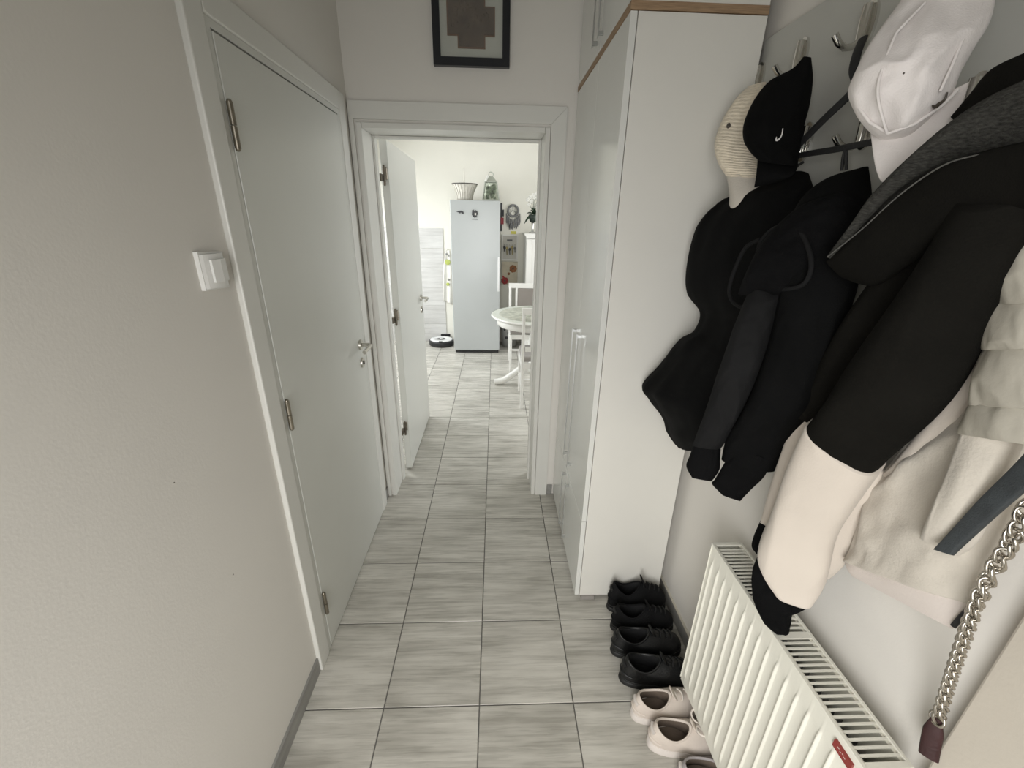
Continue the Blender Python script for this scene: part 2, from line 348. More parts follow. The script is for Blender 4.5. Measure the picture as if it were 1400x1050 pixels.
# kitchen shell
m = MB(); m.box(KX0, KX1, KY1, KY1 + 0.15, 0, ZC)
wk = struct(m.build('wall_kitchen_far', 'wall_kitchen'), 'bright cream kitchen wall behind the refrigerator')
m = MB(); m.box(KX0 - 0.15, KX0, YF, 3.7, 0, ZC); m.box(KX0 - 0.15, KX0, 5.3, KY1, 0, ZC); m.box(KX0 - 0.15, KX0, 3.7, 5.3, 0, 0.9); m.box(KX0 - 0.15, KX0, 3.7, 5.3, 2.2, ZC)
struct(m.build('wall_kitchen_left', 'wall_kitchen'))
m = MB(); m.box(KX1, KX1 + 0.15, YF, 3.35, 0, ZC); m.box(KX1, KX1 + 0.15, 5.05, KY1, 0, ZC); m.box(KX1, KX1 + 0.15, 3.35, 5.05, 2.25, ZC)
struct(m.build('wall_kitchen_right', 'wall_kitchen'))
def window(name, x, y0, y1, z0, z1):
    m = MB(); w = 0.05
    m.box(x - 0.03, x + 0.03, y0, y0 + w, z0, z1); m.box(x - 0.03, x + 0.03, y1 - w, y1, z0, z1)
    m.box(x - 0.03, x + 0.03, y0 + w, y1 - w, z0, z0 + w); m.box(x - 0.03, x + 0.03, y0 + w, y1 - w, z1 - w, z1)
    yc = (y0 + y1) / 2; m.box(x - 0.03, x + 0.03, yc - 0.03, yc + 0.03, z0 + w, z1 - w)
    f = struct(m.build(name, 'casing'))
    for a, b in ((y0 + w, yc - 0.03), (yc + 0.03, y1 - w)): B(x - 0.004, x + 0.004, a, b, z0 + w, z1 - w).build('pane', 'pane_glass', f)
window('window_1', KX0 - 0.09, 3.7, 5.3, 0.9, 2.2)
window('window_2', KX1 + 0.09, 3.35, 5.05, 0.0, 2.25)

# wall tiles beside the refrigerator (rows 25 cm high)
row_h = 0.2505
for r in range(6):
    edges = [-2.19, -1.886, -1.284, -0.682]
    for a, b in zip(edges[:-1], edges[1:]):
        me = MB().box(-(b - a) / 2 + 0.0012, (b - a) / 2 - 0.0012, -0.009, 0, -row_h / 2 + 0.0012, row_h / 2 - 0.0012).mesh('wall_tile', 'wall_tile')
        t = bpy.data.objects.new('wall_tile', me); COL.objects.link(t); t.location = ((a + b) / 2, KY1, (r + 0.5) * row_h); t.parent = wk
# skirting
def skirt(name, x0, x1, y0, y1, cap):
    o = struct(B(x0, x1, y0, y1, 0, 0.062, ch=0.001).build(name, 'skirting'))
    B(x0, x1, y0, y1, 0.0625, 0.068).build('top_edge', cap, o)
    return o
skirt('baseboard_left', XL, XL + 0.008, -0.73, 1.112, 'skirting')
skirt('baseboard_right', XR - 0.009, XR, 0.4150, 2.2, 'skirting_edge')
skirt('baseboard_far', 0.328, 0.36, YF - 0.008, YF, 'skirting')
skirt('baseboard_corner', XL, XL + 0.008, 2.125, 2.195, 'skirting')

# ---------------------------------------------------------------- door_1: the closed door in the left wall
def lever(root_o, base, out, along, up=(0, 0, 1), key_drop=0.09):
    """lever handle: round rose, neck, lever; and the lock rose below"""
    b = Vector(base); o = Vector(out).normalized(); a = Vector(along).normalized()
    hd = MB().cyl(b, b + o * 0.009, 0.025, 0.024, 28).build('handle', 'steel', root_o)
    pts = [b + o * t for t in (0.006, 0.03, 0.044)] + [b + o * 0.052 + a * 0.006, b + o * 0.055 + a * 0.018, b + o * 0.055 + a * 0.06, b + o * 0.054 + a * 0.118]
    MB().tube(pts, 0.0088, 14).build('lever', 'steel', hd)
    k = b - Vector(up) * key_drop
    lk = MB().cyl(k, k + o * 0.008, 0.025, 0.024, 28).build('lock_rose', 'steel', root_o)
    MB().tube([k + o * 0.0085 + Vector(up) * 0.009, k + o * 0.0085 - Vector(up) * 0.009], 0.0045, 8).build('keyhole', 'dark_gap', lk)
def hinge(root_o, x, y, z0, z1, m, r=0.0075):
    hb = MB().cyl((x, y, z0), (x, y, z0 + (z1 - z0) * 0.49), r).cyl((x, y, z0 + (z1 - z0) * 0.51), (x, y, z1), r).ball((x, y, z0), r * 0.9).ball((x, y, z1), r * 0.9)
    return hb.build('hinge', m, root_o)

d1 = thing('door_1', (XL, 1.62, 0), 'closed flush white door in the left wall with steel lever handle', None, kind='structure')
B(-0.70, -0.650, 1.213, 2.030, 0.006, 1.996, ch=0.002).build('leaf', 'door_white', d1)
# frame (reveals) around the leaf: a step of 2 cm, then the flat casing with rounded outer edge
m = MB(); m.box(-0.80, -0.6515, 1.187, 1.209, 0, 2.02); m.box(-0.80, -0.6515, 2.034, 2.055, 0, 2.02); m.box(-0.80, -0.6515, 1.209, 2.034, 2.001, 2.02); m.build('frame', 'door_white', d1)
def casing_side(y0, y1, z1): return B(XL - 0.001, -0.647, y0, y1, 0, z1, ch=0.004)
casing_side(1.113, 1.186, 2.092).build('casing', 'casing', d1)
casing_side(2.056, 2.128, 2.092).build('casing', 'casing', d1)
B(XL - 0.001, -0.647, 1.187, 2.055, 2.021, 2.092, ch=0.004).build('casing', 'casing', d1)
for z0, z1 in ((1.757, 1.857), (0.975, 1.070), (0.180, 0.278)): hinge(d1, -0.643, 1.213, z0, z1, 'hinge_metal')
lever(d1, (-0.650, 1.975, 1.034), (1, 0, 0), (0, -1, -0.03))

# ---------------------------------------------------------------- door_2: kitchen doorway, leaf standing open
d2 = thing('door_2', (-0.19, YF, 0), 'white doorway casing with the kitchen door standing open inside', None, kind='structure')
yF = 2.199
XA, XB, ZT = -0.606, 0.228, 1.982           # clear opening
# casing boards (7 cm) with mitred head; left one runs into the corner
m = MB(); m.prism([(-0.659, 0), (-0.638, 0), (-0.638, 2.016), (-0.659, 2.037)], 'xz', yF, YF); m.build('casing', 'casing', d2)
m = MB(); m.prism([(0.253, 0), (0.324, 0), (0.324, 2.086), (0.253, 2.016)], 'xz', yF, YF); m.build('casing', 'casing', d2)
m = MB(); m.prism([(-0.638, 2.0165), (0.2525, 2.0165), (0.3235, 2.0865), (-0.659, 2.0865), (-0.659, 2.0375)], 'xz', yF, YF); m.build('casing', 'casing', d2)
# jamb boards: face flush with casing, reveal through the wall, stop strip
m = MB(); m.box(O0, XA, yF + 0.002, YK, 0, OT, ch=0.003); m.build('jamb', 'casing', d2)
m = MB(); m.box(XB, O1 + 0.001, yF + 0.002, YK, 0, OT, ch=0.003); m.build('jamb', 'casing', d2)
m = MB(); m.box(XA + 0.001, XB - 0.001, yF + 0.002, YK, ZT, OT, ch=0.003); m.build('jamb', 'casing', d2)
B(XA, XA + 0.012, 2.37, 2.412, 0, ZT - 0.001, ch=0.002).build('stop', 'casing', d2)
B(XB - 0.012, XB, 2.37, 2.412, 0, ZT - 0.001, ch=0.002).build('stop', 'casing', d2)
B(XA + 0.013, XB - 0.013, 2.37, 2.412, ZT - 0.012, ZT - 0.001, ch=0.002).build('stop', 'casing', d2)
# leaf open at a right angle into the kitchen
lf = B(-0.606, -0.567, 2.500, 3.335, 0.009, 1.985, ch=0.002).build('leaf', 'door_white', d2)
for zc in (1.815, 1.058, 0.322):
    hb = hinge(d2, -0.588, 2.482, zc - 0.045, zc + 0.045, 'hinge_dark', 0.007)
    B(-0.600, -0.574, 2.488, 2.4995, zc - 0.02, zc + 0.04, ch=0.004).build('hinge_plate', 'hinge_metal', hb)
    B(-0.605, -0.594, 2.440, 2.478, zc - 0.03, zc + 0.005).build('hinge_plate', 'hinge_dark', hb)
lever(d2, (-0.567, 3.235, 1.046), (1, 0, 0), (0, -1, -0.03))

# ================================================================ WARDROBE
wd = thing('wardrobe', (0.56, 1.81, 0), 'tall white wardrobe with bar handles filling the corner beside the doorway', 'wardrobe')
WX, WY0, WY1, WT = 0.388, 1.418, 2.203, 2.142
B(WX, 0.749, WY0, WY0 + 0.018, 0.02, WT, ch=0.0008).build('side_panel', 'laminate', wd)
B(WX, 0.749, WY1 - 0.018, WY1, 0.02, WT).build('side_panel', 'laminate', wd)
B(WX, 0.749, WY0 + 0.019, WY1 - 0.019, 0.02, 0.038).build('bottom_panel', 'laminate', wd)
B(0.740, 0.749, WY0 + 0.019, WY1 - 0.019, 0.039, WT).build('back_panel', 'laminate', wd)
B(WX, 0.739, WY0 + 0.019, WY1 - 0.019, 0.412, 0.428).build('shelf', 'laminate', wd)
B(0.364, 0.749, WY0 - 0.003, WY1, WT + 0.002, WT + 0.022, ch=0.001).build('top_board', 'plywood_edge', wd)
WM = 1.790
def bar_handle(door, y, z0, z1):
    hd = B(0.346, 0.351, y - 0.006, y + 0.006, z0, z1, ch=0.001).build('handle', 'aluminium', door)
    for z in (z0 + 0.012, z1 - 0.012): B(0.3505, 0.366, y - 0.005, y + 0.005, z - 0.006, z + 0.006).build('handle_foot', 'aluminium', hd)
for y0, y1, hy in ((WY0, WM - 0.0015, WM - 0.062), (WM + 0.0015, WY1, WM + 0.045)):
    dr = B(0.366, 0.3855, y0, y1, 0.0225, 0.4285, ch=0.001).build('lower_door', 'laminate_front', wd); bar_handle(dr, hy, 0.075, 0.405)
    dr = B(0.366, 0.3855, y0, y1, 0.4325, WT, ch=0.001).build('door', 'laminate_front', wd); bar_handle(dr, hy, 0.505, 1.160)
for y in (1.45, 2.16):
    for x in (0.425, 0.715): B(x - 0.03, x + 0.03, y - 0.04, y + 0.02, 0.0, 0.0198, ch=0.002).build('foot', 'seat_grey', wd)

uc = thing('overhead_cabinet', (0.56, 1.81, WT + 0.022), 'white overhead cabinet on the wood-edged board above the wardrobe', 'cabinet')
UZ = WT + 0.0225
B(WX, 0.749, WY0, WY0 + 0.018, UZ, 2.60, ch=0.0008).build('side_panel', 'laminate', uc)
B(WX, 0.749, WY1 - 0.018, WY1, UZ, 2.60).build('side_panel', 'laminate', uc)
B(0.740, 0.749, WY0 + 0.019, WY1 - 0.019, UZ, 2.60).build('back_panel', 'laminate', uc)
B(WX, 0.739, WY0 + 0.019, WY1 - 0.019, 2.582, 2.60).build('top_panel', 'laminate', uc)
for y0, y1, hy in ((WY0, WM - 0.0015, WM - 0.03), (WM + 0.0015, WY1, WM + 0.06)):
    dr = B(0.366, 0.3855, y0, y1, UZ + 0.002, 2.60, ch=0.001).build('door', 'laminate_front', uc); bar_handle(dr, hy, UZ + 0.03, UZ + 0.30)

# ================================================================ PICTURE over the doorway
pf = thing('picture_frame', (-0.105, YF, 2.22), 'black box frame with brown cross-shaped relief on pale mat above doorway', 'picture')
fx0, fx1, fz0, fz1, fw = -0.268, 0.058, 2.222, 2.585, 0.031
yp = YF - 0.028
m = MB()
for poly in ([(fx0, fz0), (fx1, fz0), (fx1 - fw, fz0 + fw), (fx0 + fw, fz0 + fw)], [(fx0, fz1), (fx1, fz1), (fx1 - fw, fz1 - fw), (fx0 + fw, fz1 - fw)],
             [(fx0, fz0), (fx0, fz1), (fx0 + fw, fz1 - fw), (fx0 + fw, fz0 + fw)], [(fx1, fz0), (fx1, fz1), (fx1 - fw, fz1 - fw), (fx1 - fw, fz0 + fw)]):
    MB().prism(poly, 'xz', yp, YF - 0.001).build('frame_bar', 'frame_black', pf)
B(fx0 + fw - 0.002, fx1 - fw + 0.002, YF - 0.012, YF - 0.008, fz0 + fw - 0.002, fz1 - fw + 0.002).build('mat_board', 'frame_mat', pf)
cross = [(-0.164, 2.287), (-0.046, 2.287), (-0.046, 2.330), (-0.005, 2.330), (-0.005, 2.432), (-0.046, 2.432), (-0.046, 2.505), (-0.164, 2.505), (-0.164, 2.464), (-0.207, 2.464), (-0.207, 2.330), (-0.164, 2.330)]
rl = MB().prism(cross, 'xz', YF - 0.017, YF - 0.0125).build('relief', 'relief_edge', pf)
def shrink(poly, k):
    cx, cz = -0.106, 2.397; return [(a + (k if a < cx else -k), b + (k if b < cz else -k)) for a, b in poly]
MB().prism(shrink(cross, 0.005), 'xz', YF - 0.0195, YF - 0.0172).build('relief_face', 'relief_brown', rl)
rr = random.Random(8)
m = MB()
for k in range(26):      # worn raised ornament on the relief
    a = rr.uniform(-0.185, -0.028); b_ = rr.uniform(2.35, 2.45); m.ball((a, YF - 0.0195, b_), (rr.uniform(0.004, 0.012), 0.0016, rr.uniform(0.004, 0.010)), 8, 6)
m.build('relief_ornament', 'relief_brown', rl)
B(fx0 + fw - 0.002, fx1 - fw + 0.002, yp + 0.003, yp + 0.005, fz0 + fw - 0.002, fz1 - fw + 0.002).build('glass', 'pane_glass', pf)

# ================================================================ LIGHT SWITCH
sw = thing('light_switch', (XL, 1.03, 1.44), 'white rocker light switch on the left wall beside the door casing', 'switch')
m = MB(); m.prism([(0.985, 1.441), (1.072, 1.437), (1.072, 1.521), (0.985, 1.525)], 'yz', XL, XL + 0.010); m.build('base', 'switch_plastic', sw)
vs = []; n = 14                         # cover plate bulging outwards
for i in range(n + 1):
    t = i / n; y = 0.987 + 0.083 * t; x = XL + 0.0105 + 0.010 * math.sin(PI * t) ** 0.6
    vs += [(y, x)]
m = MB(); pts = [(XL + 0.0102, 0.987)] + [(x, y) for y, x in vs] + [(XL + 0.0102, 1.070)]
m.prism([(a, b) for a, b in pts], 'xy', 1.444, 1.519); m.build('cover', 'switch_plastic', sw)
m = MB(); m.prism([(XL + 0.019, 1.004), (XL + 0.0245, 1.004), (XL + 0.0285, 1.03), (XL + 0.024, 1.056), (XL + 0.019, 1.056)], 'xy', 1.457, 1.507); m.build('rocker', 'switch_plastic', sw)

# ================================================================ RADIATOR
rd = thing('radiator', (0.70, 0.69, 0.11), 'white fluted panel radiator with slatted top grille under the coats', 'radiator')
RX0, RX1, RY0, RY1, RZ0, RZ1 = 0.652, 0.745, 0.419, 0.978, 0.114, 0.710
def fluted(xface, sign, z0, z1, y0, y1):
    pitch = 0.0344; n = int((y1 - y0 - 0.008) / pitch); off = (y1 - y0 - n * pitch) - 0.004
    ys = [y0]; hs = [0.0]
    for k in range(n):
        a = y0 + off + k * pitch
        for t, hh in ((0.38, 0), (0.43, 0.12), (0.48, 0.7), (0.53, 1.0), (0.58, 1.0), (0.63, 0.7), (0.68, 0.12), (0.73, 0.0)): ys.append(a + t * pitch); hs.append(hh)
    ys.append(y1); hs.append(0.0)
    zs = [z0, z0 + 0.030, z0 + 0.040, z0 + 0.052, z0 + 0.066, z1 - 0.072, z1 - 0.060, z1 - 0.050, z1 - 0.042, z1]; zk = [0, 0, 0.45, 0.85, 1, 1, 0.85, 0.45, 0, 0]
    vs = [(xface - sign * 0.0048 * hs[i] * zk[j], ys[i], zs[j]) for j in range(len(zs)) for i in range(len(ys))]
    w = len(ys); fs = [(j * w + i, j * w + i + 1, (j + 1) * w + i + 1, (j + 1) * w + i) for j in range(len(zs) - 1) for i in range(w - 1)]
    m = MB().add(vs, fs, True)
    m.box(xface + sign * 0.001, xface + sign * 0.010, y0, y1, z0, z1)
    return m
fluted(RX0 + 0.004, 1, RZ0, RZ1 - 0.004, RY0 + 0.003, RY1 - 0.003).build('front_panel', 'radiator_white', rd)
B(RX1 - 0.012, RX1 - 0.002, RY0 + 0.003, RY1 - 0.003, RZ0, RZ1 - 0.004).build('back_panel', 'radiator_white', rd)
for y in (RY0, RY1 - 0.0025): B(RX0 + 0.001, RX1, y, y + 0.0025, RZ0 + 0.01, RZ1, ch=0.0005).build('side_cover', 'radiator_white', rd)
fin = B(0.680, 0.722, -0.0008, 0.0008, RZ0 + 0.06, RZ1 - 0.06).mesh('convector_fin', 'radiator_inner_shade')
for k in range(28):
    o = bpy.data.objects.new('convector_fin', fin); COL.objects.link(o); o.location = (0, RY0 + 0.015 + k * 0.0195, 0); attach(o, rd)
B(0.690, 0.712, RY0 + 0.01, RY1 - 0.01, RZ0 + 0.03, RZ1 - 0.16).build('core', 'radiator_inner_shade', rd)
gr = MB()
gr.box(RX0, RX0 + 0.008, RY0, RY1, RZ1 - 0.004, RZ1 + 0.002, ch=0.001); gr.box(RX1 - 0.007, RX1, RY0, RY1, RZ1 - 0.004, RZ1 + 0.002, ch=0.001)
gr.box(RX0 + 0.008, RX1 - 0.007, RY1 - 0.010, RY1, RZ1 - 0.004, RZ1 + 0.002); gr.box(RX0 + 0.008, RX1 - 0.007, RY0, RY0 + 0.010, RZ1 - 0.004, RZ1 + 0.002)
gr.box(RX0 + 0.008, RX1 - 0.007, 0.668, 0.684, RZ1 - 0.004, RZ1 + 0.001)
gr = gr.build('grille', 'radiator_white', rd)
sm = B(RX0 + 0.008, RX1 - 0.007, -0.0022, 0.0022, -0.003, 0.0).mesh('slat', 'radiator_white')
y = RY0 + 0.021
while y < RY1 - 0.014:
    if not 0.664 < y < 0.688:
        o = bpy.data.objects.new('slat', sm); COL.objects.link(o); o.location = (0, y, RZ1); attach(o, gr)
    y += 0.0128
lb = B(RX0 - 0.0008, RX0 + 0.0042, 0.436, 0.478, 0.672, 0.690).build('label', 'label_red', rd); lb['label'] = 'small dark red label at the top edge of the radiator'
m = MB()
for k, (dy, dz, w) in enumerate(((0.464, 0.6835, 0.004), (0.459, 0.681, 0.003), (0.454, 0.683, 0.003), (0.449, 0.681, 0.004))): m.box(RX0 - 0.0011, RX0 - 0.0006, dy, dy + w, dz, dz + 0.0012)
m.build('lettering', 'print_white', lb)
for y in (0.46, 0.90): B(RX1, XR, y, y + 0.025, RZ0 + 0.10, RZ0 + 0.40).build('bracket', 'radiator_white', rd)

# ================================================================ COAT RACK
cr = thing('coat_rack', (0.77, 0.9, 1.35), 'flat grey wall panel with chrome double hooks holding hats and coats', 'coat rack')
PX = 0.766
B(PX, XR - 0.0005, 0.418, 1.440, 1.36, 2.094, ch=0.001).build('panel', 'coat_panel', cr)
def hook(y, z):
    m = MB()
    n = 28; pts = [(y + 0.021 * math.cos(2 * PI * k / n), z + 0.043 * math.sin(2 * PI * k / n)) for k in range(n)]
    m.prism(pts, 'yz', PX - 0.006, PX)
    h = m.build('hook', 'chrome', cr)
    MB().tube([(PX - 0.012, y, z + 0.034), (PX - 0.012, y, z), (PX - 0.012, y, z - 0.030)], [0.0085, 0.010, 0.0085], 14).build('hook_stem', 'chrome', h)
    MB().tube([(PX - 0.010, y, z - 0.026), (PX - 0.026, y, z - 0.038), (PX - 0.040, y, z - 0.040), (PX - 0.056, y, z - 0.032), (PX - 0.068, y, z - 0.018)], [0.0065, 0.0065, 0.0065, 0.0065, 0.0068], 12).build('hook_peg', 'chrome', h)
for y, z in ((1.425, 1.995), (1.245, 1.995), (1.042, 1.990), (0.84, 1.99), (1.150, 1.795), (0.965, 1.795), (0.76, 1.79), (0.56, 1.79)): hook(y, z)

# ================================================================ CLOTH HELPERS
GARMENT = {
 'A_body': [[[0.715,1.099,1.716],[0.715,1.049,1.717],0.012],[[0.7,1.191,1.686],[0.7,0.994,1.674],0.03],[[0.675,1.32,1.649],[0.69,0.955,1.631],0.05],[[0.639,1.36,1.579],[0.68,0.922,1.572],0.06],[[0.638,1.375,1.462],[0.67,0.906,1.498],0.065],[[0.657,1.38,1.382],[0.66,0.9,1.427],0.06],[[0.704,1.36,1.321],[0.65,0.9,1.369],0.05],[[0.693,1.36,1.261],[0.64,0.907,1.305],0.05],[[0.654,1.37,1.229],[0.63,0.901,1.271],0.052],[[0.61,1.38,1.149],[0.61,0.888,1.221],0.055],[[0.549,1.39,1.063],[0.6,0.907,1.168],0.05],[[0.582,1.38,1.012],[0.595,0.912,1.137],0.05],[[0.634,1.36,0.957],[0.59,0.914,1.112],0.048],[[0.654,1.355,0.907],[0.587,0.921,1.091],0.045],[[0.687,1.35,0.858],[0.585,0.934,1.067],0.038]],
 'B_body': [[[0.7101,0.8911,1.707],[0.7198,0.8829,1.7101],0.01],[[0.6596,0.9031,1.6888],[0.7193,0.8582,1.6661],0.03],[[0.6187,0.9014,1.6532],[0.7086,0.8336,1.6264],0.045],[[0.5934,0.8849,1.5976],[0.693,0.8084,1.5746],0.05],[[0.5824,0.8593,1.5282],[0.6836,0.7789,1.5107],0.05],[[0.5735,0.8404,1.4425],[0.6724,0.7636,1.4447],0.05],[[0.5662,0.8235,1.3534],[0.6647,0.7487,1.3621],0.045],[[0.5582,0.8204,1.2719],[0.6579,0.7482,1.2855],0.045],[[0.5506,0.8282,1.2089],[0.6555,0.759,1.2317],0.04],[[0.547,0.8544,1.1318],[0.6544,0.7907,1.1592],0.038],[[0.5544,0.8681,1.0698],[0.6479,0.805,1.0768],0.036]],
 'B_sleeve': [[[0.5522,0.8962,1.4895],[0.6069,0.8588,1.4803],0.03],[[0.5299,0.8738,1.4464],[0.5842,0.8379,1.4431],0.036],[[0.5123,0.8641,1.385],[0.5716,0.8243,1.3785],0.036],[[0.5021,0.8664,1.3059],[0.5618,0.8267,1.2999],0.036],[[0.4986,0.8771,1.2213],[0.5555,0.8392,1.2146],0.034],[[0.4952,0.8908,1.1321],[0.549,0.8575,1.1301],0.03],[[0.4946,0.9045,1.088],[0.5497,0.8756,1.094],0.028]],
 'B_cuff': [[[0.4955,0.904,1.0924],[0.5488,0.8749,1.0965],0.026],[[0.493,0.9037,1.0633],[0.5512,0.871,1.066],0.03],[[0.4885,0.9047,1.0263],[0.5554,0.8707,1.0348],0.03],[[0.5032,0.8927,0.9992],[0.5434,0.8711,1.0026],0.027]],
 'B_cuff2': [[[0.5631,0.8444,1.1139],[0.6208,0.7982,1.1064],0.03],[[0.5544,0.8582,1.0533],[0.6289,0.8096,1.06],0.032],[[0.557,0.8798,1.0032],[0.6247,0.8348,1.0058],0.03],[[0.5566,0.8865,0.9832],[0.6232,0.8436,0.9868],0.03],[[0.5746,0.8629,0.9667],[0.6071,0.8397,0.966],0.024]],
 'B_hood': [[[0.6395,0.8296,1.6627],[0.6752,0.8025,1.6339],0.02],[[0.5881,0.857,1.6402],[0.6654,0.7992,1.5836],0.035],[[0.5611,0.8818,1.5971],[0.6565,0.8105,1.5366],0.045],[[0.5413,0.8882,1.5498],[0.6363,0.8181,1.5009],0.045],[[0.5293,0.8875,1.4979],[0.6136,0.8282,1.4748],0.035],[[0.53,0.8975,1.4627],[0.5986,0.853,1.4616],0.02]],
 'B_rim': [[0.556,0.909,1.574],[0.556,0.957,1.556],[0.552,0.976,1.507],[0.55,0.979,1.458],[0.546,0.94,1.435],[0.544,0.889,1.437],[0.544,0.876,1.472],[0.546,0.892,1.539],[0.552,0.896,1.575],[0.562,0.866,1.601],[0.572,0.822,1.594],[0.576,0.783,1.557],[0.576,0.768,1.524],[0.574,0.779,1.498],[0.566,0.817,1.485]],
 'C_back': [[[0.6366,0.6256,1.6616],[0.6909,0.5651,1.6581],0.03],[[0.6262,0.6737,1.5597],[0.6952,0.6021,1.5661],0.04],[[0.62,0.7187,1.4431],[0.6964,0.6458,1.4482],0.04],[[0.623,0.7541,1.3175],[0.6851,0.7004,1.3235],0.035],[[0.6213,0.7701,1.2364],[0.682,0.7114,1.2261],0.03]],
 'C_back_cream': [[[0.6233,0.7706,1.2362],[0.6831,0.7125,1.2255],0.022],[[0.6289,0.7797,1.1527],[0.6856,0.7201,1.1366],0.024],[[0.6333,0.7923,1.0617],[0.6902,0.7269,1.0401],0.024],[[0.6405,0.7995,0.9342],[0.6982,0.748,0.9323],0.02]],
 'C_back_cuff': [[[0.6619,0.8252,0.9173],[0.6838,0.7856,0.8928],0.014],[[0.6625,0.8342,0.857],[0.695,0.7958,0.8448],0.016],[[0.6686,0.8377,0.823],[0.6971,0.8045,0.8131],0.014],[[0.6804,0.8284,0.8073],[0.6955,0.8096,0.8011],0.01]],
 'C_sleeve': [[[0.5668,0.5413,1.6374],[0.6108,0.4888,1.6578],0.04],[[0.5654,0.5504,1.5816],[0.6168,0.4922,1.5934],0.045],[[0.563,0.57,1.5054],[0.6279,0.5003,1.5248],0.045],[[0.5588,0.6148,1.375],[0.6499,0.5241,1.3936],0.045],[[0.5817,0.6737,1.2686],[0.6501,0.581,1.2242],0.044]],
 'C_under': [[[0.6319,0.7052,1.2293],[0.6974,0.6204,1.1972],0.03],[[0.6255,0.6883,1.1572],[0.7104,0.6057,1.1654],0.03],[[0.6353,0.6887,1.0697],[0.7166,0.6268,1.0976],0.028],[[0.641,0.6953,1.0086],[0.7211,0.6373,1.0365],0.026],[[0.6511,0.7007,0.9242],[0.7266,0.6493,0.9504],0.022],[[0.6651,0.7007,0.8714],[0.7217,0.6651,0.8923],0.014]],
 'C_cream': [[[0.5812,0.6747,1.2681],[0.6497,0.5813,1.2226],0.046],[[0.5848,0.6951,1.1599],[0.658,0.6072,1.1347],0.046],[[0.5917,0.7125,1.0332],[0.675,0.6382,1.0382],0.044],[[0.5981,0.7247,0.9086],[0.6949,0.6456,0.9212],0.04],[[0.6288,0.6891,0.852],[0.6849,0.6454,0.8625],0.034]],
 'C_fold': [[0.596,0.538,1.24],[0.6,0.558,1.17]],
 'C_cuff': [[[0.6233,0.7519,0.8935],[0.6977,0.6564,0.8688],0.024],[[0.6216,0.7559,0.8274],[0.7071,0.6685,0.8208],0.03],[[0.6356,0.7522,0.7657],[0.6988,0.6933,0.7653],0.03],[[0.6426,0.7197,0.7308],[0.6916,0.6862,0.7414],0.026],[[0.6552,0.6874,0.7147],[0.6846,0.6795,0.731],0.016]],
 'C_cuff_tab': [[[0.6533,0.6705,0.8394],[0.6903,0.6492,0.8538],0.008],[[0.6566,0.6628,0.8198],[0.691,0.6484,0.8377],0.01],[[0.6707,0.6658,0.7872],[0.6813,0.6646,0.7951],0.006]],
 'C_collar_black': [[[0.5812,0.7452,1.5451],[0.6037,0.7246,1.519],0.012],[[0.5725,0.6973,1.5799],[0.6073,0.6619,1.5142],0.022],[[0.5673,0.648,1.6278],[0.6055,0.6112,1.5518],0.03],[[0.5634,0.5881,1.6701],[0.5966,0.5588,1.5997],0.032],[[0.555,0.5277,1.6829],[0.5897,0.4952,1.6204],0.032],[[0.548,0.4765,1.6861],[0.5818,0.4429,1.6123],0.032]],
 'C_collar_grey': [[[0.5748,0.7385,1.5541],[0.5812,0.7332,1.5498],0.006],[[0.568,0.7,1.6086],[0.5839,0.6868,1.6003],0.01],[[0.5647,0.6716,1.6497],[0.5899,0.6497,1.647],0.016],[[0.5637,0.6266,1.6936],[0.5929,0.601,1.6799],0.02],[[0.5622,0.5806,1.7261],[0.5955,0.5541,1.6858],0.024],[[0.5632,0.5467,1.7428],[0.5967,0.5222,1.6876],0.026],[[0.5603,0.5118,1.751],[0.5948,0.4875,1.6854],0.026]],
 'C_piping': [[0.57,0.73,1.553],[0.562,0.664,1.6],[0.556,0.612,1.644],[0.55,0.558,1.674],[0.545,0.51,1.68],[0.54,0.468,1.68]],
 'C_nape': [[[0.6427,0.6657,1.749],[0.6523,0.6586,1.739],0.012],[[0.6349,0.6421,1.7695],[0.6551,0.6293,1.7379],0.02],[[0.6304,0.6202,1.7918],[0.6645,0.5972,1.7439],0.025],[[0.6299,0.5834,1.7995],[0.6651,0.5603,1.7435],0.025]],
 'D_body': [[[0.715,0.581,1.442],[0.7,0.49,1.467],0.025],[[0.715,0.587,1.331],[0.69,0.453,1.382],0.03],[[0.715,0.609,1.237],[0.69,0.435,1.318],0.035],[[0.715,0.629,1.128],[0.7,0.433,1.24],0.035],[[0.715,0.631,1.03],[0.705,0.433,1.167],0.03],[[0.716,0.636,0.974],[0.71,0.433,1.086],0.024]],
 'D_hem': [[[0.712,0.634,0.977],[0.706,0.431,1.092],0.02],[[0.714,0.627,0.959],[0.708,0.437,1.058],0.022],[[0.716,0.616,0.951],[0.712,0.446,1.021],0.012]],
 'D_edge': [[[0.664,0.5296,1.4864],[0.6758,0.5085,1.462],0.018],[[0.6688,0.5409,1.4151],[0.6811,0.5182,1.396],0.02],[[0.6738,0.5632,1.3268],[0.6861,0.5379,1.3071],0.02],[[0.68,0.5908,1.2337],[0.6929,0.5636,1.2154],0.018],[[0.6862,0.6087,1.1957],[0.6938,0.5886,1.1791],0.01]],
 'D_sleeve': [[[0.6353,0.4849,1.3505],[0.6675,0.4419,1.355],0.03],[[0.6371,0.4813,1.2713],[0.6717,0.4397,1.2822],0.034],[[0.6435,0.4842,1.1964],[0.6754,0.4408,1.199],0.03],[[0.6551,0.492,1.1567],[0.6802,0.456,1.1559],0.018]],
 'D_quilt0': [[[0.63,0.502,1.585],[0.61,0.462,1.591],0.019],[[0.63,0.502,1.572],[0.61,0.457,1.578],0.0225],[[0.63,0.501,1.552],[0.61,0.45,1.56],0.024],[[0.63,0.5,1.531],[0.61,0.443,1.542],0.0225],[[0.63,0.498,1.517],[0.61,0.438,1.529],0.019]],
